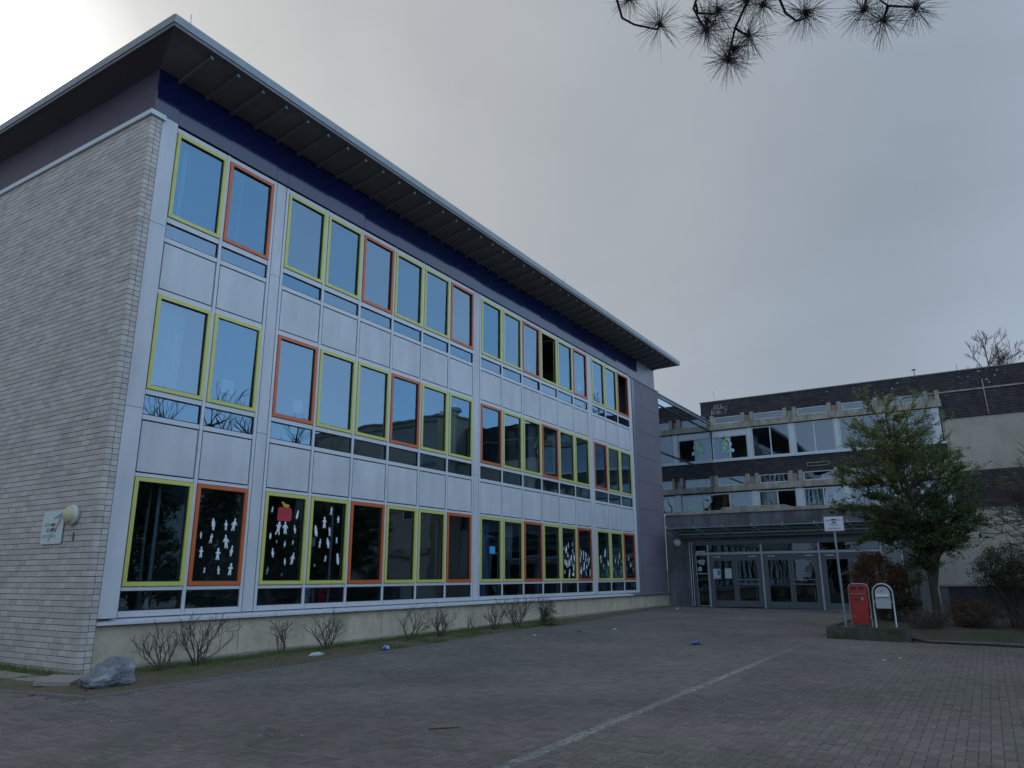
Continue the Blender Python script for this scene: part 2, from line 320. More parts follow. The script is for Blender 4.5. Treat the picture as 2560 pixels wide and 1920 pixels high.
# geometry pavers in herringbone, in view and near
vdir = Vector((math.sin(R(58.07)), math.cos(R(58.07))))
def inyard(x, y):
    if y > -.25: return x < -2.0
    if x < -1.75: return x < -1.9 or y < -2.45
    for (xa, ya), (xb, yb) in zip(EDGE[3:], EDGE[4:]):
        if xa <= x <= xb: return y < ya+(yb-ya)*(x-xa)/(xb-xa)-.06
    return True
cells = []
ci, cj = int(CAM.x*10), int(CAM.y*10)
for i in range(ci-30, ci+336):
    for j in range(cj-60, cj+150):
        s = (i-j) % 4
        if s == 0: wx, wy = .2, .1
        elif s == 3: wx, wy = .1, .2
        else: continue
        x, y = i*.1+wx/2, j*.1+wy/2
        dx, dy = x-CAM.x, y-CAM.y; dist = math.hypot(dx, dy)
        if dist < 2.2 or x > 25.2 or dist > 36: continue
        if x > 12.6 and y < -8.98+.002*(x-12.6) and x < 21: continue
        if (dx*vdir.x+dy*vdir.y)/dist < .745: continue
        if dx*vdir.x+dy*vdir.y < 3.1: continue
        if not inyard(x, y): continue
        cells.append((dist, x, y, wx, wy))
cells.sort()
def paver_geo(mb, x, y, wx, wy, z, t, local=False):
    hx, hy = wx/2-.0013, wy/2-.0013; b = .003; n = len(mb.v)
    tx, ty = random.gauss(0, .006), random.gauss(0, .006)
    for (ex, ey, dz) in ((hx, hy, -.007), (hx-b, hy-b, 0)):
        for sx, sy in ((-1, -1), (1, -1), (1, 1), (-1, 1)):
            px_, py_ = sx*ex, sy*ey; mb.v.append((x+px_, y+py_, z+dz+(0 if local else .0077*px_+.012*py_)+tx*px_+ty*py_))
    mb.f.append((n+4, n+5, n+6, n+7)); mb.m.append(0); mb.t.append(t)
    for q in range(4):
        q2 = (q+1) % 4; mb.f.append((n+q, n+q2, n+4+q2, n+4+q)); mb.m.append(0); mb.t.append(t)
bed = MB()
dsts = [c[0] for c in cells]
pm = []
for wx, wy in ((.2, .1), (.1, .2)):
    q = MB(); paver_geo(q, 0, 0, wx, wy, 0, 0.0, True); pm.append(q.mesh('paver', M_paver))
rot = (math.atan(.012), -math.atan(.0077), 0)
for k, (d, x, y, wx, wy) in enumerate(cells[:300]):
    link('paver', pm[0 if wx > wy else 1], yard, (x, y, gz(x, y)+.004+random.gauss(0, .0012)), rot)
q = MB()
for d, x, y, wx, wy in cells[300:]: paver_geo(q, x, y, wx, wy, gz(x, y)+.004+random.gauss(0, .0014), random.random())
o = obj('paver', q, M_paver, yard, tint=True); tag(o, kind='stuff')
# sandy bed under the pavers so the joints read dark
o = obj('joint_sand', MB().poly([(-7, -18, gz(-7, -18)-.009), (25.3, -18, gz(25.3, -18)-.009), (25.3, -.1, gz(25.3, -.1)-.009), (-1.75, -2.3, gz(-1.75, -2.3)-.009), (-7, 3, gz(-7, 3)-.009)]), M_sand, yard)

# painted line, worn
m = mat('worn_white_paint', (.46, .45, .42), .8, var=.15, scale=20); t = m.node_tree; n = t.nodes; l = t.links
ge = n.new('ShaderNodeNewGeometry'); z = n.new('ShaderNodeTexNoise'); z.inputs['Scale'].default_value = 16; z.inputs['Detail'].default_value = 8; z.inputs['Roughness'].default_value = .75; l.new(ge.outputs['Position'], z.inputs[0])
r_ = n.new('ShaderNodeMapRange'); r_.inputs[1].default_value = .42; r_.inputs[2].default_value = .58; r_.inputs[3].default_value = .05; r_.inputs[4].default_value = .80; l.new(z.outputs['Fac'], r_.inputs[0])
sx_ = n.new('ShaderNodeSeparateXYZ'); l.new(ge.outputs['Position'], sx_.inputs[0]); fx = n.new('ShaderNodeMapRange'); fx.inputs[1].default_value = 6.5; fx.inputs[2].default_value = 12.2; fx.inputs[3].default_value = 1; fx.inputs[4].default_value = .0; l.new(sx_.outputs[0], fx.inputs[0])
z5 = n.new('ShaderNodeTexNoise'); z5.inputs['Scale'].default_value = 1.3; z5.inputs['Detail'].default_value = 3; l.new(ge.outputs['Position'], z5.inputs[0]); r5 = n.new('ShaderNodeMapRange'); r5.inputs[1].default_value = .35; r5.inputs[2].default_value = .6; r5.inputs[3].default_value = .45; l.new(z5.outputs['Fac'], r5.inputs[0])
m5 = n.new('ShaderNodeMath'); m5.operation = 'MULTIPLY'; l.new(r_.outputs[0], m5.inputs[0]); l.new(fx.outputs[0], m5.inputs[1]); m6 = n.new('ShaderNodeMath'); m6.operation = 'MULTIPLY'; l.new(m5.outputs[0], m6.inputs[0]); l.new(r5.outputs[0], m6.inputs[1]); l.new(m6.outputs[0], n['Principled BSDF'].inputs['Alpha'])
q = MB()
for k in range(70):
    x0 = -3.2+k*.22; x1 = x0+.22; ya = -8.76; wq = .07
    if x0 > 11.9: break
    q.poly([(x0, ya-wq, gz(x0, ya)+.0085), (x1, ya-wq, gz(x1, ya)+.0085), (x1, ya+wq, gz(x1, ya)+.0085), (x0, ya+wq, gz(x0, ya)+.0085)])
o = obj('painted_line', q, m); tag(o, kind='structure')

# planting strip along the wing
q = MB()
inner = [(-.66, 12.0), (-.66, 3.0), (-.66, -.2), (-.5, -.19), (3.2, -.04), (11.8, -.04), (18.5, -.04), (25.75, -.04)]
NS = 14
for a in range(len(EDGE)-1):
    seg = max(1, int((Vector(EDGE[a+1])-Vector(EDGE[a])).length/.18))
    for k in range(seg):
        for b in range(NS):
            def P(u, v_):
                e = Vector(EDGE[a]).lerp(Vector(EDGE[a+1]), u); i_ = Vector(inner[a]).lerp(Vector(inner[a+1]), u); p = e.lerp(i_, v_)
                h = .005+.045*math.sin(math.pi*min(1, v_*1.15))+.018*mnoise.noise((p.x*4, p.y*4, 0))
                return (p.x, p.y, gz(p.x, p.y)+h)
            q.poly([P(k/seg, b/NS), P((k+1)/seg, b/NS), P((k+1)/seg, (b+1)/NS), P(k/seg, (b+1)/NS)])
bedo = obj('planting_strip', q, M_soil, smooth=True); tag(bedo, kind='structure')
# kerb pieces
for a in range(2, len(EDGE)-1):
    A, B = Vector(EDGE[a]), Vector(EDGE[a+1]); Ln = (B-A).length; nk = max(1, int(Ln/1.0)); an = math.atan2(B.y-A.y, B.x-A.x)
    if a >= 5: continue
    for k in range(nk):
        c = A.lerp(B, (k+.5)/nk)
        obj('kerb_stone', MB().box(-Ln/nk/2+.004, Ln/nk/2-.004, -.03, .025, -.1, .030), M_stonekerb, bedo, loc=(c.x, c.y, gz(c.x, c.y)), rot=(0, -.0077, an))
# grass blades
q = MB(); random.seed(3)
def blade(mb, x, y, z, h, t):
    a = random.uniform(0, 6.283); le = random.uniform(.2, .8)*h; wv = .0028
    dx, dy = math.cos(a), math.sin(a)
    mb.v += [(x-dy*wv, y+dx*wv, z), (x+dy*wv, y-dx*wv, z), (x+dx*le, y+dy*le, z+h)]
    n = len(mb.v); mb.f.append((n-3, n-2, n-1)); mb.m.append(0); mb.t.append(t)
cnt = 0
while cnt < 52000:
    x = random.uniform(-.6, 14.5) if random.random() < .85 else random.uniform(-2, -.66)
    if x < -.66:
        y = random.uniform(-.6, 5); ok = (x > -1.05 and y > -.5) or mnoise.noise((x*2, y*2, 5)) > .25
    else:
        ye = -2.2+.055*max(0, x-3) if x > -1.7 else -2.4
        y = random.uniform(ye+.1, -.32); ok = mnoise.noise((x*1.3, y*1.9, 1)) + .75*(y+1.35) + (.15 if x < 9 else -.1) > random.uniform(-.15, .55)
    if not ok: continue
    blade(q, x, y, gz(x, y)+.02, random.uniform(.02, .085)*(.6+.8*max(0, .5+mnoise.noise((x*3, y*3, 9)))), random.random()**1.5); cnt += 1
o = obj('grass', q, M_grass, tint=True); tag(o, 'short patchy grass and moss along the foot of the school wall', 'grass', kind='stuff')
q = MB()
for k in range(900):
    if k < 520: x = random.uniform(-1.6, 16); y = random.uniform(-2.3+.05*max(0, x-3), -.3)
    else: x = random.uniform(12.9, 19); y = random.uniform(-15.5, -9.2)
    z = gz(x, y)+(.035 if k < 520 else .30 if (y > -10.7 and x < 14) else .1); a = random.uniform(0, 6.28); s = random.uniform(.012, .032)
    c_, s_ = math.cos(a)*s, math.sin(a)*s
    q.poly([(x-c_, y-s_, z), (x+s_*.5, y-c_*.5, z+.008), (x+c_, y+s_, z+.004), (x-s_*.5, y+c_*.5, z+random.uniform(0, .02))], t=random.random())
o = obj('fallen_leaves', q, M_litterleaf, tint=True); tag(o, 'brown fallen leaves scattered over the planting beds', 'leaves', kind='stuff')
q = MB()
for k in range(620):
    d = random.uniform(3.5, 22)**1.0; a = R(58)+random.uniform(-.62, .62); x = CAM.x+math.sin(a)*d; y = CAM.y+math.cos(a)*d
    if not inyard(x, y): continue
    s = random.choice((.003, .004, .005, .005, .007, .010)); z = gz(x, y)+.006; a = random.uniform(0, 6.28)
    q.box(-s, s, -s*.7, s*.7, 0, .004, M=Matrix.Translation((x, y, z)) @ Matrix.Rotation(a, 4, 'Z'))
o = obj('grit', q, M_grit); tag(o, 'pale specks of grit and chewing gum on the dark paving', 'grit', kind='stuff')

q = MB(); rs = random.Random(17)
for k in range(2600):
    x = rs.uniform(-6, 14); y = rs.uniform(-12.5, -2.3)
    if mnoise.noise((x*.5, y*.5, 3)) < .02 or not inyard(x, y) or (x > 12.5 and y < -8.8): continue
    if rs.random() < .5: x = round(x*10)/10+rs.gauss(0, .003)
    else: y = round(y*10)/10+rs.gauss(0, .003)
    z = gz(x, y)+.003; s_ = rs.uniform(.004, .011); a = rs.uniform(0, 6.28)
    q.poly([(x+math.cos(a+i*1.257)*s_*rs.uniform(.6, 1.6), y+math.sin(a+i*1.257)*s_*rs.uniform(.6, 1.6), z+.0035) for i in range(5)])
o = obj('moss', q, mat('joint_moss', (.06, .08, .03), .95, var=.3)); tag(o, 'small moss tufts in the joints of the paving', 'moss', kind='stuff')
# ------------------------------------------------------------------ school wing
B = thing('school_wing', 'three-storey school wing with white panels, yellow and orange window frames and navy eaves', 'building', (0, 0, .3))
W, GAP, PIER = 1.173, .077, .36
def colx(i): return (i-1)*1.25 + (0 if i <= 2 else 1 if i <= 8 else 2 if i <= 14 else 3)*PIER
ROWS = {'G': (1.563, 3.440), 'M': (5.026, 6.863), 'T': (8.443, 10.283)}
COLR = {'T': 'YOYYOYYOYYOYYOYYO', 'M': 'YYOYYOYYOYYOYYOYY', 'G': 'YOYYOYYOYYOYYOYYO'}
ZB, ZT = 1.06, 10.41
# dark backing behind the joints: strips only, so the glass stays open
fm = {}
for c_, mm in (('Y', M_yellow), ('O', M_orange)):
    for rr, (z0, z1) in ROWS.items():
        h = z1-z0; q = MB(); q.ringframe(.006, W-.006, .006, h-.006, .072, -.045, .03, 0); q.ringframe(.078, W-.078, .078, h-.078, .016, -.012, .028, 1)
        fm[c_, rr] = q.mesh('window', [mm, M_rubber])
gm = {}
for rr, (z0, z1) in ROWS.items():
    h = z1-z0; gm[rr] = MB().box(.09-W/2, W-.09-W/2, -.003, .003, .09-h/2, h-.09-h/2).mesh('pane', M_glass)
WIN = {}
random.seed(11)
for rr, (z0, z1) in ROWS.items():
    for i in range(1, 18):
        c_ = COLR[rr][i-1]; wn = link('window', fm[c_, rr], B, (colx(i), 0, z0)); WIN[rr, i] = wn
        h = z1-z0; openw = (rr == 'T' and i in (12, 17))
        p = bpy.data.objects.new('pane', gm[rr]); col.objects.link(p); p.parent = wn
        if openw:
            p.location = (W-.10, .03+.50*math.sin(R(80)), h/2); p.rotation_euler = (0, 0, R(98)); p.location = (W-.12, .55, h/2)
        else:
            p.location = (W/2, .012, h/2); p.rotation_euler = (random.gauss(0, R(.28)), 0, random.gauss(0, R(.30)))
        if openw:
            q = MB().ringframe(-W/2+.03, W/2-.03, .03-h/2, h/2-.03, .065, -.03, .03); s_ = obj('sash', q, M_orange if c_ == 'O' else M_yellow); s_.parent = wn; s_.location = p.location; s_.rotation_euler = p.rotation_euler
# opaque joints, transoms, mullions, spandrel panels, low panes
trm = MB().box(0, W, -.025, .03, 0, 1); 
def transom(x, z0, z1, dy=-.020, w_=W):
    obj('transom', MB().box(.004, w_-.004, dy, .06, 0, z1-z0), M_alu, B, loc=(x, 0, z0))
lowp = {}
TR = [(1.49, 1.563), (3.44, 3.51), (4.46, 4.557), (4.925, 5.026), (6.863, 6.966), (7.92, 8.02), (8.325, 8.443), (10.283, 10.385)]
LOWP = [(1.165, 1.49), (4.557, 4.925), (8.02, 8.325)]
PAN = [(3.51, 4.46), (6.966, 7.92)]
tm = [MB().box(.004, W-.004, -.020, .06, .005, z1-z0-.005).mesh('transom', M_alu) for z0, z1 in TR]
lpm = [MB().box(-W/2+.012, W/2-.012, -.003, .003, -(z1-z0)/2+.006, (z1-z0)/2-.006).mesh('low_pane', M_glass) for z0, z1 in LOWP]
lfm = [MB().ringframe(.004, W-.004, .002, z1-z0-.002, .010, -.008, .045).mesh('low_pane_seal', M_rubber) for z0, z1 in LOWP]
pnm = [MB().box(.023, W-.023, -.014, .02, .022, z1-z0-.022).mesh('panel', M_panel) for z0, z1 in PAN]
pbm = [MB().box(-.002, W+.002, .022, .05, -.001, z1-z0+.001).mesh('panel_joint', M_gap) for z0, z1 in PAN]
slm = MB().box(.004, W-.004, -.030, .06, 0, .1).mesh('bottom_rail', M_alu)
for i in range(1, 18):
    x = colx(i)
    for k, (z0, z1) in enumerate(TR): link('transom', tm[k], B, (x, 0, z0))
    for k, (z0, z1) in enumerate(LOWP):
        link('low_pane', lpm[k], B, (x+W/2, .02, (z0+z1)/2), (random.gauss(0, R(.25)), 0, random.gauss(0, R(.3)))); link('low_pane_seal', lfm[k], B, (x, 0, z0))
    for k, (z0, z1) in enumerate(PAN):
        pn = link('panel', pnm[k], B, (x, 0, z0)); link('panel_joint', pbm[k], pn if False else B, (x, 0, z0))
    link('bottom_rail', slm, B, (x, 0, 1.062))
mx_ = []
for i in range(1, 18):
    x = colx(i)+W
    if i in (2, 8, 14): mx_ += [x, x+PIER]
    else: mx_.append(x)
mx_ = [-GAP]+mx_
ml = [(ZB, 4.05), (4.056, 7.40), (7.406, 10.385)]
mm_ = [MB().box(.006, GAP-.006, -.026, .08, 0, b_-a_).mesh('mullion', M_alu) for a_, b_ in ml]
for x in mx_:
    for k, (a_, b_) in enumerate(ml): link('mullion', mm_[k], B, (x, 0, a_+.0))
for i in (2, 8, 14):
    x = colx(i)+W+GAP
    for a_, b_ in ((1.062, 4.62), (4.628, 8.15), (8.158, 10.385)):
        obj('pier_panel', MB().box(.014, PIER-GAP-.014, -.022, .02, 0, b_-a_), M_panel, B, loc=(x, 0, a_))
obj('joint_backing', MB().box(-.10, 22.40, .085, .10, ZB, 1.10).box(-.44, -.07, -.008, .06, 1.0, 10.35)
    .box(colx(2)+W+.03, colx(3)-.03, .0, .1, ZB, 10.38).box(colx(8)+W+.03, colx(9)-.03, .0, .1, ZB, 10.38).box(colx(14)+W+.03, colx(15)-.03, .0, .1, ZB, 10.38).box(22.30, 22.98, .0, .1, ZB, 10.38), M_gap, B)
for a_, b_ in ((1.062, 4.62), (4.628, 8.15), (8.158, 10.36)):
    obj('corner_panel', MB().box(-.414, -.094, -.16, -.012, a_, b_), M_panel, B)
obj('end_panel', MB().box(22.335, 22.60, -.022, .02, 1.062, 10.36), M_panel, B)
obj('recess_shade_strip', MB().box(22.625, 22.895, -.05, .02, 1.02, 10.36), M_greyclad, B)  # grey strip standing in for the shadow of the recess beside the mauve panels
# sill
for k in range(6):
    x0 = -.42+k*4.4; x1 = min(x0+4.394, 25.9)
    obj('sill', MB().prism([(-.16, .955), (-.16, 1.0), (.05, 1.055), (.05, .955)], x0, x1, 'x'), M_alu if k < 5 else M_greyclad, B)
# plinth
px_ = [-.40, 2.45, 6.55, 10.75, 15.0, 19.2, 23.0, 25.86]
for a_, b_ in zip(px_, px_[1:]):
    obj('plinth_slab', MB().box(a_+.007, b_-.007, -.06, .1, -.1, .948), M_plinth, B)
obj('plinth_joint', MB().box(-.42, 25.9, -.03, .12, -.1, .95), M_gap, B)
for k in range(26):
    x0 = -.4+k*1.0; obj('foot_slab', MB().box(x0+.004, x0+.996, -.30, -.062, gz(x0, 0)-.1, gz(x0+.5, 0)+.062), M_slab, bedo)
# navy cladding of the top storey, one panel per module
jx = [-.50, -.02]+[colx(i)-GAP/2 for i in range(2, 18)]
jx = sorted(jx + [colx(2)+W+GAP/2, colx(8)+W+GAP/2, colx(14)+W+GAP/2])
jx = [j for j in jx]+[colx(17)+W+GAP/2]
jx = sorted(set(round(j, 3) for j in jx))
for a_, b_ in zip(jx, jx[1:]):
    if b_-a_ < .1: continue
    c_ = (a_+b_)/2
    o = obj('eaves_panel', MB().box(-(b_-a_)/2+.003, (b_-a_)/2-.003, -.012, .012, -.49, .49), M_navy, B, loc=(c_, -.028, 10.915), rot=(random.gauss(0, R(.32)), 0, random.gauss(0, R(.22))))
for k in range(6):
    a_ = 22.30+k*.53; b_ = a_+.53
    obj('eaves_panel', MB().box(-(b_-a_)/2+.004, (b_-a_)/2-.004, -.012, .012, -.52, .49), M_greyclad if k > 1 else M_navy, B, loc=((a_+b_)/2, -.028, 10.915), rot=(random.gauss(0, R(.3)), 0, 0))
for k in range(10):
    a_ = -.03+k*1.25; b_ = a_+1.25
    obj('eaves_panel', MB().box(-.012, .012, -(b_-a_)/2+.003, (b_-a_)/2-.003, -.54, .54), M_gableglare, B, loc=(-.505, (a_+b_)/2, 10.87), rot=(0, random.gauss(0, R(.3)), 0))
obj('upper_wall', MB().box(-.48, 25.50, .0, 14, 10.40, 11.38), M_gap, B)
# roof: soffit sloping up outwards, beams, trim
q = MB(); E0x, E1x, Ey, zi, zo, zt = -1.0, 26.05, -1.15, 11.40, 11.585, 11.77
q.poly([(-.52, 0, zi), (25.5, 0, zi), (E1x, Ey, zo), (E0x, Ey, zo)]); obj('gable_soffit', MB().poly([(-.52, 14, zi), (-.52, 0, zi), (E0x, Ey, zo), (E0x, 15, zo)]), M_gableglare, B)
q.poly([(25.5, 0, zi), (25.5, 14, zi), (E1x, 15, zo), (E1x, Ey, zo)])
obj('soffit', q, M_soffit, B)
obj('roof_covering', MB().box(E0x+.03, E1x-.03, Ey+.03, 15, 11.60, 11.755), M_soffit, B)
q = MB(); nb = 0
bt = []
for k in range(42):
    x = -.10+.62*k; y0, y1 = -.045, -1.02
    def zs(y): return zi+(zo-zi)*(-y/1.15)
    b_ = obj('soffit_beam', MB().prism([(y0, zs(y0)-.002), (y1, zs(y1)-.002), (y1, zs(y1)-.075), (y0, zs(y0)-.085)], x-.03, x+.03, 'x'), M_beam, B)
    t_ = obj('beam_end', MB().box(x-.034, x+.034, y1-.018, y1-.001, zs(y1)-.078, zs(y1)-.003), M_beamtip_lit); t_.parent = b_; t_.matrix_parent_inverse = Matrix.Identity(4)
xs_ = [E0x-.02+i*(E1x-E0x+.04)/9 for i in range(10)]
for a_, b_ in zip(xs_, xs_[1:]):
    obj('eave_trim', MB().box(a_, b_-.005, Ey-.03, Ey-.002, 11.63, 11.80).box(a_, b_-.005, Ey-.002, Ey+.14, 11.772, 11.80), M_zinc, B)
obj('drip_edge', MB().box(E0x, E1x, Ey-.012, Ey+.01, 11.56, 11.628), M_soffit, B)
for k in range(5):
    obj('eave_trim', MB().box(E0x-.03, E0x-.002, Ey-.0+k*3.1, Ey+3.095+k*3.1, 11.63, 11.80), M_zinc, B)
obj('drip_edge', MB().box(E0x-.012, E0x+.01, Ey, 15, 11.56, 11.628), M_soffit, B)
obj('eave_trim', MB().box(E1x+.002, E1x+.03, Ey-.03, 15, 11.63, 11.80), M_zinc, B)
for x, y in ((-.55, -.9), (14.75, -.9)):
    obj('lightning_rod', MB().tube([(x, y, 11.78), (x+.01, y, 12.0), (x, y, 12.25)], .008, 5), M_steel, B)
# mauve grey panels at the far end
zz = [1.0, 2.232, 3.451, 4.582, 5.787, 6.892, 8.058, 9.226, 10.36]
for a_, b_ in zip(zz, zz[1:]):
    obj('wall_panel', MB().box(22.92, 25.87, -.05, .03, a_+.006, b_-.006), M_purple, B)
obj('wall_panel_joint', MB().box(22.90, 25.88, -.035, .05, 1.0, 10.36), M_gap, B)
obj('coping', MB().box(22.90, 25.93, -.08, .3, 10.362, 10.40), M_greyclad, B)
obj('end_wall', MB().box(25.80, 25.88, .055, 13.9, .2, 10.36).box(25.42, 25.50, 0.01, 13.9, 10.405, 11.37), M_purple, B)
# gable brickwork
CO, BL, BH = .0957, .2315, .0855
Z0B = .205; NC = 105
q = MB(); bl = []
for r in range(NC):
    z = Z0B+r*CO
    off = 0 if r % 2 == 0 else BL/2
    y = -.18 if r % 2 == 0 else -.18+BL/2
    if r % 2: bl.append(('h', -.18, z))
    while y < 6.9:
        bl.append(('s', y, z)); y += BL
big = []
for kd, y, z in bl:
    d = (Vector((-.65, y, z))-CAM); n_ = abs(d.x)/d.length; vis = y < 2.5+.37*max(0, z-.6)+.9
    big.append((-(n_/d.length_squared) if vis else 1, kd, y, z))
big.sort()
smesh = MB().box(0, .10, 0, BL-.0045, 0, BH).mesh('brick', M_brick); hmesh = MB().box(0, .10, 0, BL/2-.0045, 0, BH).mesh('brick', M_brick)
jit = random.Random(5)
for k, (_, kd, y, z) in enumerate(big):
    dx = jit.gauss(0, .0018)
    if k < 300: link('brick', smesh if kd == 's' else hmesh, B, (-.65+dx, y+jit.gauss(0, .001), z+jit.gauss(0, .0008)))
    else: q.box(-.65+dx, -.55, y, y+(BL if kd == 's' else BL/2)-.0045, z, z+BH, t=jit.random())
for r in range(NC):                                        # the short return face beside the white corner panel
    z = Z0B+r*CO
    if r % 2 == 0: q.box(-.545, -.535+.10, -.181, -.08, z, z+BH, t=jit.random())
    else: q.box(-.645+.105, -.535+.10, -.181, -.08, z, z+BH, t=jit.random())
o = obj('brick', q, M_brick, B, tint=True); tag(o, kind='stuff')
obj('mortar_bed', MB().box(-.638, -.42, -.168, 14, .0, 10.24), M_mortar, B)
obj('gable_cap', MB().box(-.70, -.39, -.235, 14, 10.245, 10.345), M_white, B)
obj('corner_flashing', MB().box(-.523, -.50, -.046, -.02, 10.35, 11.40), M_navy, B)
# inside: floors, back wall, partitions
q = MB()
for z0, z1 in ((.9, 1.05), (3.46, 4.52), (6.93, 7.98), (10.36, 10.40)): q.box(-.3, 25.7, .13, 7.0, z0, z1)
obj('floor_slab', q, M_floorin, B)
q = MB().box(-.3, 25.7, 7.0, 7.1, .9, 10.4)
for x in (-.3, 2.60, 10.46, 18.32, 22.4): q.box(x, x+.12, .13, 7.0, 1.05, 10.36)
obj('room_wall', q, M_room, B)
# curtains (corrugated sheets)
def curtain(x0, x1, z0, z1, mtl, y=.20, amp=.03, lean=0.0, wave=.11):
    q = MB(); nx = max(8, int((x1-x0)/.02)); prev = None
    for i in range(nx+1):
        x = x0+(x1-x0)*i/nx; ph = x/wave*6.283; yy = y+amp*math.sin(ph)+amp*.4*math.sin(ph*.37+1)
        c_ = ((x, yy, z1), (x+lean*(.5-i/nx)+.01*math.sin(ph*.5), yy+.02, z0))
        if prev: q.poly([prev[0], c_[0], c_[1], prev[1]])
        prev = c_
    obj('curtain', q, mtl, B, smooth=True)
curtain(.02, .78, 4.58, 6.82, M_curtain, lean=.12)
for (x0, x1, z0, z1, mm) in ((8.0, 8.28, 4.6, 6.8, M_curtain), (6.6, 6.95, 4.6, 6.8, M_curtain), (9.4, 9.75, 4.6, 6.8, M_curtain), (13.3, 13.75, 4.6, 6.8, M_curtain), (14.0, 14.4, 4.6, 6.8, M_curtain), (15.6, 16.0, 4.6, 6.8, M_curtain),
                             (13.4, 13.8, 8.05, 10.2, M_curtain), (12.2, 12.5, 8.05, 10.2, M_curtain), (10.8, 11.5, 1.2, 3.35, M_bluecurt), (12.1, 12.85, 2.3, 3.38, M_curtain), (13.5, 13.7, 1.2, 3.4, M_curtain), (0.62, .70, 1.1, 3.4, M_curtain),
                             (5.0, 5.08, 1.1, 3.4, M_curtain), (8.9, 8.98, 1.1, 3.4, M_curtain), (1.72, 1.78, 8.05, 10.2, M_curtain), (.35, .40, 8.05, 10.2, M_curtain)):
    curtain(x0, x1, z0, z1, mm)
q = MB()
for k in range(26): q.box(12.6, 13.7, .14, .17, 5.05+k*.05, 5.06+k*.05)
obj('window_blind', q, M_curtain, B)
# things on the ground floor sills and desks, seen through the low panes
random.seed(21)
M_redcard = mat('red_card', (.45, .03, .03), .6); M_greybin = mat('grey_bin', (.10, .13, .15), .6)
def inside(name, mb, mm, label, cat): tag(obj(name, mb, mm), label, cat)
inside('storage_tub', MB().prism([(3.25, 1.07), (3.55, 1.07), (3.62, 1.36), (3.18, 1.36)], .35, .75), M_greybin, 'grey plastic tub behind the low pane right of the first white pier', 'tub')
q = MB(); q.lathe([(.0, .0), (.12, .01), (.16, .12), (.10, .22), (.0, .25)], (4.55, .5, 1.07), 'z', 10); inside('soft_toy', q, M_paper, 'white crumpled bundle behind the fourth low ground floor pane', 'bundle')
inside('red_folder', MB().box(11.55, 11.85, .3, .5, 1.07, 1.42), M_redcard, 'red box standing behind the first low pane of the third bay', 'box')
inside('paper_stack', MB().box(10.95, 11.45, .3, .5, 1.07, 1.33), M_paper, 'pale stack of papers beside the red box inside the window', 'papers')
q = MB(); q.lathe([(.22, 0), (.21, .1), (.15, .2), (.05, .27), (0, .28)], (12.6, .5, 1.07), 'z', 12); inside('grey_cushion', q, M_greyclad, 'rounded grey cushion behind the second low pane of the third bay', 'cushion')
q = MB(); q.box(1.5, 2.3, .5, 1.0, 1.30, 1.33)
for a_ in (1.53, 2.24): q.box(a_, a_+.03, .52, .55, 1.06, 1.30)
inside('school_desk', q, M_bark, 'low brown desk behind the second low pane from the brick corner', 'desk')
q = MB(); q.tube([(.66, .45, 1.06), (.63, .45, 1.5), (.62, .47, 2.3), (.66, .5, 3.4)], [.07, .03, .025, .025], 8); inside('floor_post', q, M_white, 'slim pale post behind the first ground floor window', 'post')

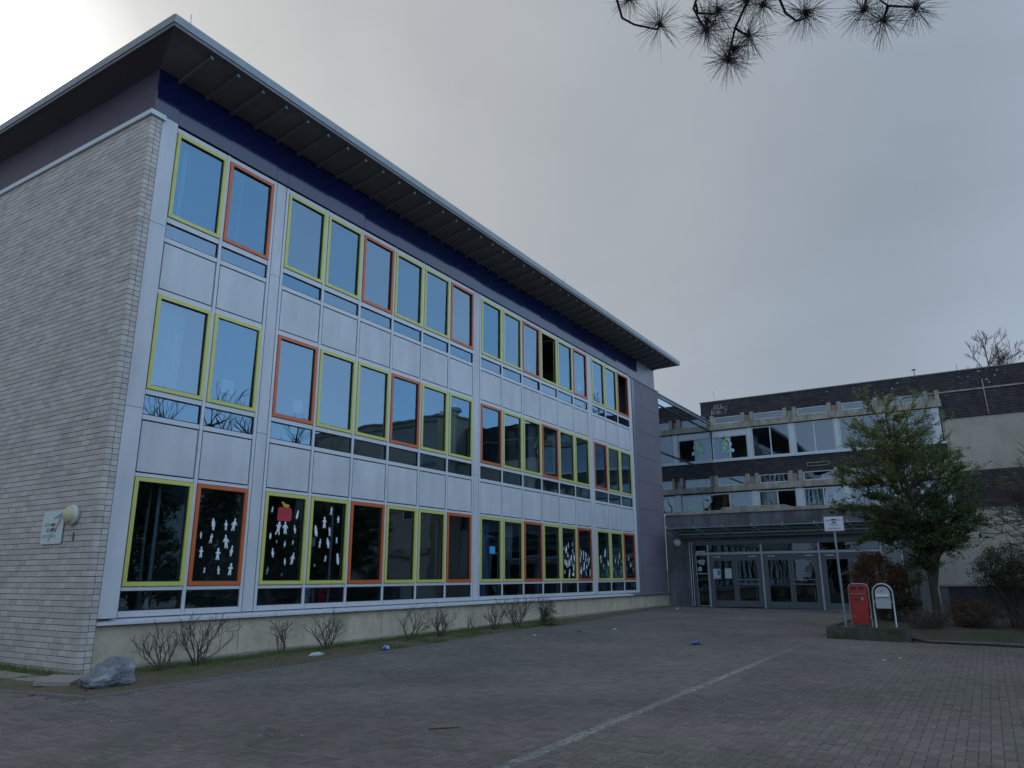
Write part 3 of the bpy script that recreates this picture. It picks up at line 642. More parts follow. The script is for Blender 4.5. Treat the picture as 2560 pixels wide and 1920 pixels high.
# paper cut-outs on the ground floor windows
CUT = {2: [(1.706, 2.704, 0.232, 0), (1.995, 2.701, 0.194, 0), (2.179, 2.722, 0.246, 0), (1.461, 2.488, 0.134, 0), (1.689, 2.43, 0.189, 0), (2.03, 2.389, 0.261, 0), (1.501, 2.176, 0.207, 0), (1.869, 2.151, 0.23, 0), (2.176, 2.213, 0.207, 0), (1.609, 1.846, 0.111, 0), (1.917, 1.846, 0.156, 0), (2.187, 1.869, 0.233, 0)],
3: [(3.097, 3.086, 0.12, 0), (3.78, 3.021, 0.2, 0), (3.295, 2.704, 0.283, 0), (3.476, 2.728, 0.265, 0), (3.739, 2.71, 0.177, 0), (3.099, 2.54, 0.131, 0), (3.271, 2.434, 0.059, 0), (3.492, 2.389, 0.135, 0), (3.708, 2.432, 0.096, 0), (3.192, 2.205, 0.19, 0), (3.526, 2.026, 0.163, 0), (3.732, 2.095, 0.255, 0), (3.089, 1.847, 0.158, 0), (3.47, 1.77, 0.073, 0)],
4: [(4.777, 3.168, 0.195, 0), (4.588, 2.904, 0.256, 0), (5.008, 2.997, 0.164, 0), (4.349, 2.704, 0.257, 0), (4.76, 2.707, 0.208, 0), (4.487, 2.442, 0.195, 0), (4.726, 2.456, 0.238, 0), (4.995, 2.524, 0.145, 0), (4.675, 2.112, 0.141, 0), (5.059, 2.113, 0.272, 0), (4.366, 1.962, 0.061, 0)],
13: [(16.315, 2.787, 0.211, 0.081), (16.633, 2.827, 0.137, 0.067), (16.145, 2.631, 0.269, 0.195), (15.983, 2.657, 0.163, 0.065), (16.266, 2.447, 0.195, 0.098), (16.621, 2.599, 0.152, 0.084), (16.525, 2.356, 0.225, 0.135), (16.743, 2.375, 0.318, 0.135), (16.044, 2.199, 0.221, 0.157), (16.17, 2.141, 0.266, 0.163), (16.301, 2.157, 0.283, 0.081), (16.401, 2.188, 0.269, 0.13), (16.581, 2.146, 0.226, 0.081), (16.69, 2.012, 0.27, 0.168), (16.013, 1.874, 0.132, 0.081), (16.356, 1.817, 0.341, 0.168), (16.645, 1.787, 0.134, 0.269)],
14: [(17.318, 2.54, 0.263, 0.104), (17.511, 2.545, 0.202, 0.107), (17.692, 2.486, 0.219, 0.125), (17.224, 2.308, 0.231, 0.104), (17.483, 2.373, 0.139, 0.104), (17.655, 2.299, 0.156, 0.107), (17.944, 2.319, 0.235, 0.111), (17.517, 2.08, 0.339, 0.156), (17.728, 2.051, 0.187, 0.143), (17.28, 1.91, 0.244, 0.208), (17.662, 1.835, 0.201, 0.09), (17.994, 1.82, 0.312, 0.09), (18.091, 1.82, 0.312, 0.092), (17.799, 2.301, 0.141, 0.072), (17.871, 2.162, 0.172, 0.072)],
15: [(19.36, 2.59, 0.312, 0.176), (18.938, 2.417, 0.162, 0.114), (18.977, 2.272, 0.161, 0.133), (19.605, 2.208, 0.23, 0.201), (19.181, 2.065, 0.21, 0.156), (19.489, 1.921, 0.147, 0.078), (19.061, 1.774, 0.192, 0.098), (19.749, 1.709, 0.148, 0.1)],
16: [(20.7, 2.503, 0.256, 0.127), (20.285, 2.309, 0.201, 0.085), (20.559, 2.263, 0.186, 0.093), (20.916, 2.302, 0.102, 0.063), (20.281, 1.825, 0.3, 0.144), (20.839, 1.962, 0.271, 0.148), (20.108, 1.957, 0.182, 0.082)],
17: [(21.627, 2.409, 0.174, 0.114), (21.815, 2.159, 0.175, 0.159), (22.051, 1.969, 0.193, 0.114), (21.404, 1.982, 0.206, 0.087)]}
rc = random.Random(9)
SH = [  # half outlines (u, v) of small paper figures, mirrored with a wobble
    [(0, 1), (.16, .97), (.2, .85), (.12, .74), (.3, .66), (.42, .45), (.34, .28), (.2, .26), (.24, .0), (.04, .0), (0, .2)],
    [(0, 1), (.2, .92), (.2, .78), (.1, .72), (.5, .60), (.46, .52), (.2, .52), (.26, .3), (.34, .0), (.1, .0), (0, .25)],
    [(0, 1), (.22, .88), (.3, .6), (.34, .3), (.22, .08), (0, 0)],
    [(0, 1), (.14, .93), (.18, .8), (.32, .7), (.36, .4), (.2, .2), (.2, .0), (0, .02)],
    [(0, 1), (.18, .95), (.2, .84), (.1, .78), (.22, .74), (.44, .80), (.46, .74), (.26, .60), (.22, .42), (.42, .06), (.26, .0), (.02, .34)],
    [(0, 1), (.15, .94), (.15, .83), (.08, .78), (.3, .70), (.58, .46), (.50, .42), (.26, .56), (.24, .36), (.30, .0), (.10, .0), (0, .30)]]
for i, lst in CUT.items():
    for cx, cz, h, wd in lst:
        sh = SH[2] if wd and rc.random() < .6 else rc.choice(SH); wv = wd*.85 if wd else h*rc.uniform(.40, .56)
        le = rc.uniform(-.22, .22); kx = rc.uniform(.8, 1.15)
        right = [(u*wv, (v-.5)*h) for u, v in sh]; left = [(-u*wv*kx, (v-.5)*h*rc.uniform(.97, 1.02)) for u, v in reversed(sh[1:-1])]
        pts2 = [(x+le*z, z) for x, z in right+left]
        z0 = ROWS['G'][0]; cx = min(max(cx, colx(i)+.09+wv*.35), colx(i)+W-.09-wv*.35)
        o = obj('paper_cutout', MB().prism(pts2, .0, .0012), M_paper); o.parent = WIN['G', i]; o.location = (cx-colx(i), .0055, cz-z0)
def onwin(i, name, mb, mm, cx, cz): o = obj(name, mb, mm); o.parent = WIN['G', i]; o.location = (cx-colx(i), .0045, cz-1.563); return o
M_rose = mat('red_tissue_paper', (.42, .035, .05), .8, var=.15, scale=8); M_gold = mat('yellow_paper', (.55, .36, .02), .8); M_cyan = mat('cyan_paper', (.03, .35, .62), .7)
onwin(3, 'red_paper_square', MB().prism([(-.20, -.12), (-.17, -.145), (.16, -.14), (.19, -.11), (.185, .10), (.15, .14), (-.15, .145), (-.19, .11)], 0, .0015), M_rose, 3.437, 3.005)
onwin(3, 'yellow_paper_bird', MB().prism([(-.12, .07), (-.06, .06), (0, .02), (.06, .02), (.12, -.01), (.08, -.05), (-.03, -.05), (-.08, 0)], 0, .0015), M_gold, 3.44, 3.20)
onwin(9, 'blue_notice', MB().box(-.15, .15, 0, .0015, -.11, .10), M_cyan, 11.43, 2.489)
for rr, i, cx, cz in (('T', 14, 17.55, 8.85), ('T', 15, 19.05, 8.95), ('T', 15, 19.05, 8.62), ('T', 16, 20.9, 8.7), ('M', 2, 1.75, 5.45), ('M', 3, 3.6, 5.4)):
    o = obj('paper_sheet', MB().box(-.14, .14, 0, .0015, -.14, .14), M_paper); o.parent = WIN[rr, i]; o.location = (cx-colx(i), .03, cz-ROWS[rr][0])

# ------------------------------------------------------------------ things on the gable
M_cream = mat('cream_lamp_glass', (.50, .46, .26), .3, var=.06, scale=8); M_lampring = mat('white_lamp_ring', (.58, .57, .53), .5)
t = thing('wall_lamp', 'round bulkhead lamp with yellowed lens on the pale brick gable', 'lamp', (-.66, .50, 2.74))
obj('lamp_body', MB().lathe([(0, 0), (.158, 0), (.168, -.03), (.168, -.075), (.150, -.09)], (-.655, .50, 2.742), 'x', 28), M_lampring, t, smooth=True)
obj('lens', MB().lathe([(.149, -.085), (.14, -.12), (.105, -.155), (.05, -.172), (0, -.176)], (-.655, .50, 2.742), 'x', 28), M_cream, t, smooth=True)
t = thing('school_sign', 'pale school name plate with coloured strokes beside the bulkhead lamp', 'sign', (-.66, 1.12, 2.55))
M_plate = mat('pale_plate', (.50, .58, .55), .45, var=.05, scale=3); M_ink = mat('dark_ink', (.03, .035, .05), .7); M_greyink = mat('grey_ink', (.30, .35, .36), .7)
obj('plate', MB().prism([(.78, 2.30), (.80, 2.275), (1.43, 2.275), (1.455, 2.30), (1.455, 2.81), (1.43, 2.835), (.80, 2.835), (.78, 2.81)], -.682, -.668, 'x'), M_plate, t)
def gtext(s, size, y, z, mm, sx=1.0):
    me = text_mesh(s, size, mm); o = link('lettering', me, t, (-.684, y, z), (R(90), 0, R(-90))); o.scale = (sx, 1, 1); return o
gtext('SEKUNDAR', .083, 1.20, 2.60, M_greyink, .85); gtext('SCHULE', .092, 1.14, 2.505, M_ink, .9); gtext('LEICHLINGEN', .083, 1.19, 2.405, M_greyink, .85)
def stroke(pts, w0, w1, mm, x=-.6835, nm='stroke'):
    (y0, z0), (y1, z1) = pts; d = Vector((y1-y0, z1-z0)).normalized(); nx, nz = -d.y, d.x
    obj(nm, MB().prism([(y0+nx*w0, z0+nz*w0), (y1+nx*w1, z1+nz*w1), (y1-nx*w1, z1-nz*w1), (y0-nx*w0, z0-nz*w0)], x-.001, x, 'x'), mm, t)
M_sb = mat('blue_print', (.04, .20, .42), .6); M_sr = mat('red_print', (.45, .04, .07), .6); M_sp = mat('pink_print', (.55, .25, .28), .6); M_sl = mat('light_blue_print', (.20, .38, .52), .6)
for (ye, ze, mm) in ((1.09, 2.70, M_sb), (.98, 2.70, M_sb), (1.04, 2.50, M_sp), (1.00, 2.48, M_sr), (.88, 2.585, M_sl)): stroke([(.83, 2.80), (ye, ze)], .003, .013, mm)
stroke([(1.14, 2.59), (1.05, 2.615)], .018, .018, M_black, -.6855); stroke([(1.14, 2.515), (1.05, 2.54)], .018, .018, M_black, -.6855)
stroke([(1.10, 2.48), (1.19, 2.32)], .010, .026, M_greyink, -.6855)
me = text_mesh('1', .20, M_doorgrey, .008)
o = link('house_number', me, None, (-.665, .44, 2.375), (R(90), 0, R(-90))); tag(o, 'small dark house number one under the bulkhead lamp', 'number')

# ------------------------------------------------------------------ glass screen joining the two buildings
t = thing('glass_screen', 'tall dark glass screen joining the school wing to the shingled block', 'glass screen', (30, 0, .4))
xs_ = [25.95, 27.6, 29.3, 31.0, 32.7, 34.15]
for a_, b_ in zip(xs_, xs_[1:]):
    for z0, z1 in ((4.62, 7.40), (7.48, 10.14)):
        obj('glass_panel', MB().box(a_+.01, b_-.01, -.004, .004, z0, z1), M_screen, t)
obj('back_board', MB().box(25.95, 34.15, .30, .32, 4.6, 10.1), M_black, t)
obj('rail', MB().box(25.9, 34.2, -.03, .03, 7.40, 7.48), M_black, t); obj('top_rail', MB().box(25.9, 34.2, -.06, .10, 10.14, 10.24).box(25.9, 34.2, -.09, .13, 10.28, 10.33), M_zinc, t)
obj('hand_rail', MB().box(25.9, 34.2, -.05, -.02, 9.735, 9.785), M_black, t)

# ------------------------------------------------------------------ shingled block
XF = 34.3
Sb = thing('shingled_block', 'weathered concrete school block with dark shingle bands and white window frames', 'building', (XF, -6, .3))
YE, YW = .50, -11.65
def shingles(name, y0, y1, z0, z1, xb, mm, cw=.24, ch=.15):
    q = MB(); rs = random.Random(int(abs(z0*100)+abs(y0*10))); nr = int(math.ceil((z1-z0)/ch)); ch = (z1-z0)/nr
    for r in range(nr):
        y = y1-(cw/2 if r % 2 else 0)
        while y < y0:
            ya, yb = max(y, y1), min(y+cw-.006, y0)
            if yb > ya+.02:
                xo = -.012-rs.uniform(0, .008); zl = z0+r*ch-rs.uniform(0, .006)
                q.v += [(xb+xo-.014, ya, zl), (xb+xo-.014, yb, zl), (xb+xo+.006, yb, zl+ch+.02), (xb+xo+.006, ya, zl+ch+.02), (xb+.01, ya, zl), (xb+.01, yb, zl)]
                n = len(q.v)-6; q.f += [(n, n+3, n+2, n+1), (n, n+1, n+5, n+4)]; q.m += [0, 0]; tt = rs.random(); q.t += [tt, tt]
            y += cw
    o = obj(name, q, mm, Sb, tint=True); tag(o, kind='stuff'); return o
# core walls (behind everything)
obj('core_wall', MB().box(XF+.10, XF+9, YW-6.2, YE, 10.56, 11.50).box(XF+.10, XF+.16, YW, YE, 10.56, 11.5)
    .box(XF+.12, XF+9, YW, YE, 7.12, 8.0).box(XF+.12, XF+9, YW, YE, 4.0, 4.95).box(XF+7, XF+9, YW, YE, .3, 10.5).box(XF+.1, XF+9, YE-.12, YE, .3, 11.5)
    .box(XF+.13, XF+9, YW, YW+.1, .3, 10.5).box(XF+.12, XF+9, YW, YE, 10.0, 10.14).box(XF+.12, XF+9, YW, YE, 6.40, 6.56), M_room, Sb)
shingles('shingle', YE+.02, -17.8, 10.58, 11.50, XF, M_shingle)
shingles('shingle', YE, YW, 7.10, 7.98, XF, M_shingle2)
obj('roof_edge', MB().box(XF-.07, XF+.2, -17.8, YE+.05, 11.505, 11.56), M_soffit, Sb)
obj('roof_deck', MB().box(XF+.0, XF+9, -17.8, YE, 11.50, 11.54), M_soffit, Sb)
# end wall lichened shingles
q = MB()
# band face backing
obj('band_backing', MB().box(XF+.012, XF+.10, -17.8, YE, 10.57, 11.50).box(XF+.012, XF+.118, YW, YE, 7.08, 8.0), M_black, Sb)
def row(zc0, zc1, zb0, zb1, zw0, zw1, opened):
    # continuous beam in lengths
    ys = [YE, -.02-.12, -2.2, -4.48, -6.76, -9.03, YW]
    for a_, b_ in zip(ys, ys[1:]): obj('concrete_beam', MB().box(XF-.14, XF+.12, b_+.006, a_-.006, zb0, zb1), M_oldconc, Sb)
    ctr = [.13, -2.14, -4.43, -6.71, -8.98, -11.26]
    for c_ in ctr:
        for s_ in (-1, 1):
            obj('concrete_corbel', MB().box(XF-.15, XF+.12, c_+s_*.25-.10, c_+s_*.25+.10, zb1+.004, zc1+.12), M_oldconc, Sb)
        obj('recess_block', MB().box(XF+.02, XF+.12, c_-.14, c_+.14, zb1+.003, zc1), M_oldconc, Sb)
    for a_, b_ in zip(ctr, ctr[1:]):
        y0, y1 = a_-.37, b_+.37
        f = obj('clerestory_window', MB().ringframe_x(y0, y1, zb1+.01, zc1+.02, .045, XF-.02, XF+.06), M_white, Sb)
        p = obj('pane', MB().box(XF+.02, XF+.026, y1+.045, y0-.045, zb1+.055, zc1-.025), M_glass_old); p.parent = f
    return ctr
def mainwin(y0, y1, z0, z1, openL=False, openR=False, box=False, rot=0):
    """white window unit with two sliding panes; y0 > y1"""
    f = obj('window', MB().ringframe_x(y0, y1, z0, z1, .06, XF+.0, XF+.09), M_white, Sb)
    ym = (y0+y1)/2; zt_ = z1
    if box:
        q = MB().box(XF-.03, XF+.09, y1+.06, y0-.06, z1-.38, z1-.06)
        b_ = obj('blind_box', q, M_white); b_.parent = f; zt_ = z1-.32
        for k in range(4):
            h_ = obj('bracket', MB().box(XF-.06, XF-.03, y1+.3+k*(y0-y1-.6)/3, y1+.34+k*(y0-y1-.6)/3, z1-.36, z1-.26), M_steel); h_.parent = f
    m_ = obj('centre_post', MB().box(XF+.0, XF+.085, ym-.03, ym+.03, z0+.06, zt_-.06), M_white); m_.parent = f
    for (a_, b_, op) in ((y0, ym, openL), (ym, y1, openR)):
        if op: continue
        p = obj('pane', MB().box(XF+.035, XF+.041, b_+.03, a_-.03, z0+.06, zt_-.06), M_glass_old); p.parent = f
        p.rotation_euler = (0, 0, 0)
    return f
c1 = row(10.20, 10.55, 9.83, 10.17, 8.17, 9.74, 0)
c2 = row(6.70, 7.08, 6.30, 6.62, 4.98, 6.24, 1)
lay = [(-.03, -2.02), (-2.27, -4.29), (-4.56, -6.60), (-6.84, -8.88), (-9.12, -11.15)]
for k, (a_, b_) in enumerate(lay):
    wn = mainwin(a_, b_, 8.10, 9.78, openR=(k == 0), box=(k == 0))
    if k == 0:
        for yy, z_, cc in ((-.711, 9.19, 0), (-.858, 9.30, 1), (-.629, 9.03, 0), (-.80, 9.02, 1), (-.69, 8.80, 2), (-.60, 8.62, 0), (-.87, 8.60, 0), (-1.058, 8.97, 2), (-1.04, 8.66, 3), (-1.17, 8.61, 3), (-.99, 9.22, 3)):
            q = MB().prism([(yy+math.sin(a)*.075*(1-.5*max(0, math.cos(a))), z_+math.cos(a)*.115) for a in [i*6.283/12 for i in range(12)]], XF+.028, XF+.031, 'x')
            o = obj('paper_leaf', q, [mat('green_paper', (.22, .50, .30), .7), mat('yellow_green_paper', (.5, .62, .22), .7), mat('pale_green_paper', (.45, .66, .45), .7), mat('pale_blue_paper', (.5, .68, .75), .7)][cc]); o.parent = wn
lay2 = [(-.10, -1.05), (-1.10, -2.02), (-2.38, -4.36), (-4.72, -6.72), (-7.0, -9.0), (-9.3, -11.2)]
mainwin(.42, -2.02, 4.88, 6.22); mainwin(-2.38, -4.36, 4.88, 6.22, openR=True)
for a_, b_ in lay2[3:]: mainwin(a_, b_, 4.88, 6.22)
def sheet(y, z0, z1, wd, mm): obj('curtain', MB().box(XF+.16, XF+.18, y-wd/2, y+wd/2, z0, z1), mm, Sb)
sheet(-2.62, 5.0, 6.2, .2, M_curtain); sheet(-3.0, 5.0, 6.1, .5, M_curtain)
M_ochre = mat('ochre_cloth', (.45, .20, .04), .8); sheet(-.45, 5.0, 6.15, .22, M_ochre)
for k in range(6): sheet(-4.95-k*.22, 5.0, 6.15, .12, M_curtain)
sheet(-6.35, 5.0, 6.2, .6, M_curtain)
# white infill pilasters between the windows, sills
for (a_, b_) in ((-2.03, -2.26), (-4.30, -4.55), (-6.61, -6.83), (-8.89, -9.11), (-11.16, -11.5)):
    obj('pilaster', MB().box(XF-.04, XF+.1, b_, a_, 8.10, 9.80), M_white, Sb)
for (a_, b_) in ((-2.03, -2.37), (-4.37, -4.71), (-6.73, -6.99), (-9.01, -9.29), (-11.21, -11.5)):
    obj('pilaster', MB().box(XF-.04, XF+.1, b_, a_, 4.88, 6.26), M_white, Sb)
obj('window_sill', MB().box(XF-.09, XF+.1, YW, YE, 7.99, 8.095), M_white, Sb)
obj('vent_frame', MB().ringframe_x(-5.05, -6.20, 7.36, 7.56, .03, XF-.06, XF-.03), M_oldconc, Sb)
# scrawled graffiti on the shingles
M_spray = mat('white_spray_paint', (.48, .47, .46), .8, var=.2, scale=20)
gy = lambda u, v: (XF-.055, -.10-u*.95, 10.72+v*.62)
for S in ([(0, .0), (.05, .5), (.02, .1), (.14, .45)], [(.05, .3), (.14, .05)], [(.22, .1), (.16, .3), (.26, .4), (.32, .2), (.22, .1)], [(.38, .05), (.36, .45)], [(.36, .3), (.46, .42), (.44, .05)], [(.52, .4), (.5, .05), (.62, .4), (.62, .0)],
          [(.2, .6), (.22, .95), (.34, .9), (.3, .7), (.2, .72)], [(.5, .95), (.4, .85), (.42, .65), (.54, .62)], [(.62, .95), (.6, .6)], [(.6, .8), (.74, .7), (.64, .6)], [(.12, .5), (.3, .62), (.5, .55), (.72, .6), (.95, .35), (.78, .1)], [(.72, .6), (.98, .75), (.95, .35)]):
    obj('graffiti_stroke', MB().tube([gy(*p) for p in S], .014, 5), M_spray, Sb)
# lightning conductor and pale gutter strip on the right-hand part
obj('gutter_strip', MB().box(XF-.08, XF-.03, -17.7, -10.0, 10.49, 10.56), M_oldconc, Sb)
shingles('shingle', YW+.02, -17.8, 9.20, 10.575, XF-.01, M_shingle)
obj('band_backing', MB().box(XF-.004, XF+.012, -17.8, YW, 9.18, 10.57), M_black, Sb)
obj('down_pipe', MB().tube([(XF-.10, -13.50, 10.95), (XF-.10, -13.55, 9.2)], .03, 8), M_oldconc, Sb)
obj('rendered_wall', MB().box(XF+.03, XF+.3, -17.8, YW, .2, 9.2).box(XF+.035, XF+.3, YW+.003, -9.9, .2, 4.82), M_beige, Sb)
shingles('shingle', YW, -17.8, 4.84, 6.57, XF-.02, M_shingle2)
obj('band_backing', MB().box(XF-.015, XF+.03, -17.8, YW, 4.83, 6.58), M_black, Sb)
obj('lightning_rod', MB().tube([(XF, -.35, 11.5), (XF, -.33, 11.9), (XF, -.25, 12.2)], .012, 5), M_steel, Sb)
obj('roof_vent', MB().tube([(XF+1.5, -10.6, 11.5), (XF+1.5, -10.6, 12.25)], .02, 5).box(XF+1.45, XF+1.55, -10.70, -10.50, 12.22, 12.27), M_black, Sb)

# ------------------------------------------------------------------ entrance porch
XE = 25.9
P_ = thing('entrance_porch', 'low mauve entrance porch with grey glazed doors under a glass canopy', 'porch', (XE, -5, .34))
obj('porch_wall', MB().box(XE, XE+.25, -1.17, -.052, .2, 4.42), M_porch, P_)
obj('porch_wall_upper', MB().box(XE, XE+.25, -10.2, -1.172, 3.24, 4.42), M_porch, P_)
obj('porch_wall_end', MB().box(XE, XE+.25, -10.2, -9.78, .2, 3.238).box(XE+.25, XF+.1, -10.2, -10.0, .2, 4.35), M_porch, P_)
obj('porch_coping', MB().box(XE-.06, XE+.30, -10.26, .0-.09, 4.424, 4.57), M_oldconc, P_)
obj('porch_roof', MB().box(XE+.30, XF+.1, -10.19, -.08, 4.36, 4.43), M_soffit, P_)
obj('inner_wall', MB().box(XE+4.5, XE+4.6, -10.0, -.1, .3, 4.3).box(XE+.26, XE+4.5, -9.99, -9.9, .3, 4.3).box(XE+.26, XE+4.5, -1.0, -.9, .3, 4.3).box(XE+.26, XE+4.5, -9.9, -1.0, 3.3, 3.4), M_room, P_)
obj('inner_floor', MB().box(XE+.1, XE+4.5, -9.9, -1.0, .25, .36), M_floorin, P_)
obj('roof_light', MB().prism([(-2.2, 4.445), (-5.9, 4.445), (-5.2, 4.80), (-2.4, 4.80)], XE+1.2, XE+2.6, 'x'), M_oldconc, P_)
obj('lintel', MB().box(XE-.03, XE+.2, -9.78, -1.18, 3.06, 3.236), M_doorgrey, P_)
def zb(y): return gz(XE, y)
MU = [-1.98, -4.32, -6.66, -9.00, -9.72]
for y in MU: obj('mullion', MB().box(XE-.05, XE+.06, y-.035, y+.035, zb(y)-.02, 3.056), M_steel, P_)
obj('mullion', MB().box(XE-.02, XE+.06, -1.36, -1.30, zb(-1.3), 3.056), M_doorgrey, P_)
for y in (-1.17, -1.27): obj('drain_pipe', MB().tube([(XE-.10, y, zb(y)+.02), (XE-.10, y, 3.2)], .022, 8), M_silver, P_)
ys = [-1.36]+MU
for a_, b_ in zip(ys, ys[1:]):
    obj('transom', MB().box(XE-.04, XE+.05, b_+.036, a_-.036, 2.63, 2.72), M_steel, P_)
    f = obj('fanlight', MB().ringframe_x(a_-.036, b_+.036, 2.722, 3.056, .025, XE-.0, XE+.05), M_doorgrey, P_)
    p = obj('pane', MB().box(XE+.02, XE+.026, b_+.06, a_-.06, 2.747, 3.03), M_glass_door); p.parent = f
for a_, b_ in ((-1.36, -1.98), (-9.0, -9.72)):
    f = obj('side_light', MB().ringframe_x(a_-.036, b_+.036, zb(a_)+.02, 2.628, .03, XE-.0, XE+.05), M_steel, P_)
    p = obj('pane', MB().box(XE+.02, XE+.026, b_+.066, a_-.066, zb(a_)+.05, 2.60), M_glass_door); p.parent = f
rd = random.Random(4)
for bi, (a_, b_) in enumerate(zip(MU[:3], MU[1:4])):
    obj('door_frame', MB().box(XE-.01, XE+.06, b_+.036, a_-.036, 2.50, 2.627).box(XE-.01, XE+.06, a_-.036-.10, a_-.036, zb(a_), 2.5).box(XE-.01, XE+.06, b_+.036, b_+.136, zb(a_), 2.5), M_doorgrey, P_)
    mid = (a_+b_)/2
    for li, (ya, yb) in enumerate(((a_-.14, mid+.005), (mid-.005, b_+.14))):
        q = MB(); z0 = zb(a_)+.015
        q.box(XE-.02, XE+.04, yb, ya, z0, z0+.26); q.box(XE-.02, XE+.04, yb, ya, 2.36, 2.495); q.box(XE-.02, XE+.04, ya-.10, ya, z0+.26, 2.36); q.box(XE-.02, XE+.04, yb, yb+.10, z0+.26, 2.36)
        d_ = obj('door', q, M_doorgrey, P_)
        p = obj('pane', MB().box(XE+.005, XE+.011, yb+.10, ya-.10, z0+.26, 2.36), M_glass_door); p.parent = d_
        c_ = obj('door_closer', MB().box(XE-.08, XE-.022, ya-.42 if li == 0 else yb+.10, ya-.10 if li == 0 else yb+.42, 2.50, 2.555), M_steel); c_.parent = d_
        if li == 1:
            h_ = obj('push_bar', MB().tube([(XE-.09, ya-.02, 1.56), (XE-.09, yb+.02, 1.56)], .012, 8), M_steel); h_.parent = d_
            h_ = obj('push_bar', MB().tube([(XE-.02, ya-.04, 1.45), (XE-.09, ya-.04, 1.39), (XE-.09, ya-.04, 1.37), (XE-.09, yb+.02, 1.37)], .014, 8), M_steel); h_.parent = d_
            h_ = obj('pull_handle', MB().tube([(XE-.03, yb+.16, 1.16), (XE-.09, yb+.16, 1.16), (XE-.09, yb+.16, .62)], .012, 8), M_doorgrey); h_.parent = d_
# notices on the porch glass
def notice(y0, y1, z0, z1, mm=None, label=None):
    obj('notice', MB().box(XE-.026, XE-.024, y1, y0, z0, z1), mm or M_paper, P_)
M_note = mat('bluish_notice_paper', (.42, .52, .53), .7, var=.08, scale=12); M_teal = mat('teal_print', (.04, .14, .16), .7)
notice(-2.17, -2.49, 1.60, 2.02, M_note); obj('notice_print', MB().box(XE-.029, XE-.027, -2.46, -2.36, 1.74, 1.96).box(XE-.029, XE-.027, -2.47, -2.41, 1.63, 1.67).box(XE-.029, XE-.027, -2.32, -2.27, 1.63, 1.67), M_teal, P_)
notice(-2.68, -2.98, 1.61, 2.03, M_note)
obj('notice', MB().box(XE-.004, XE-.002, -1.85, -1.45, 2.74, 2.80), M_note, P_)
obj('notice', MB().box(XE-.004, XE-.002, -1.87, -1.44, 1.80, 1.83), M_note, P_)
q = MB()
for (cy, cz, r_2) in ((-1.53, 2.34, .07), (-1.63, 2.38, .06), (-1.74, 2.35, .08), (-1.60, 2.27, .07), (-1.72, 2.25, .07)):
    q.prism([(cy+math.cos(a)*r_2, cz+math.sin(a)*r_2*.9) for a in [i*6.283/10 for i in range(10)]], XE-.006-cy*.0001, XE-.003, 'x')
obj('sticker', q, M_greyink, P_)
obj('no_entry_sticker', MB().prism([(-1.57+math.cos(a)*.09, 2.02+math.sin(a)*.10) for a in [i*6.283/18 for i in range(18)]], XE-.006, XE-.003, 'x'), M_note, P_)
obj('sticker_print', MB().prism([(-1.53, 2.08), (-1.51, 2.07), (-1.61, 1.96), (-1.63, 1.97)], XE-.009, XE-.007, 'x').box(XE-.009, XE-.007, -1.585, -1.555, 1.97, 2.07), M_ink, P_)
obj('threshold', MB().box(XE-.62, XE-.02, -9.8, -1.15, .2, .372), M_stonekerb, P_)
for k in range(0): pass
# glass canopy
Cn = thing('glass_canopy', 'sloping glass canopy on steel arms above the entrance doors', 'canopy', (XE-.7, -5, 3.6))
obj('wall_tube', MB().tube([(XE-.16, -.72, 3.53), (XE-.16, -9.9, 3.53)], .035, 8), M_steel, Cn)
obj('gutter', MB().box(XE-.20, XE-.01, -9.9, -.95, 3.36, 3.46), M_doorgrey, Cn)
for k in range(8):
    y = -.62-1.24*k
    obj('arm', MB().prism([(XE-.02, 3.50), (XE-.02, 3.58), (XE-1.42, 3.745), (XE-1.42, 3.715)], y-.02, y+.02), M_zinc, Cn)
    obj('knob', MB().lathe([(0, -.03), (.03, -.02), (.035, .02), (0, .05)], (XE-1.36, y, 3.80), 'z', 8), M_silver, Cn)
    if k < 7:
        o = obj('glass_panel', MB().box(-.70, .70, -.60, .60, -.006, .006), M_canopy, Cn, loc=(XE-.72, y-.62, 3.68), rot=(R(1.5), R(6.7), 0))
        obj('glazing_edge', MB().box(XE-1.45, XE-1.42, y-1.22, y-.02, 3.735, 3.765), M_zinc, Cn)
t = thing('wall_lamp', 'round cream lamp on the mauve wall left of the entrance doors', 'lamp', (XE, -.59, 3.19))
obj('lamp_body', MB().lathe([(0, 0), (.175, 0), (.18, -.05), (.16, -.08)], (XE, -.59, 3.185), 'x', 24), M_lampring, t, smooth=True)
obj('lens', MB().lathe([(.158, -.075), (.14, -.12), (.09, -.15), (0, -.165)], (XE, -.59, 3.185), 'x', 24), M_lampring, t, smooth=True)
t = thing('door_hoop', 'thin steel hoop rail standing before the porch side light', 'rail', (XE-.5, -1.6, .4))
obj('hoop', MB().tube([(XE-.5, -1.50, .36), (XE-.5, -1.50, 1.12), (XE-.5, -1.56, 1.20), (XE-.5, -1.62, 1.12), (XE-.5, -1.62, .36)], .014, 6), M_doorgrey, t)

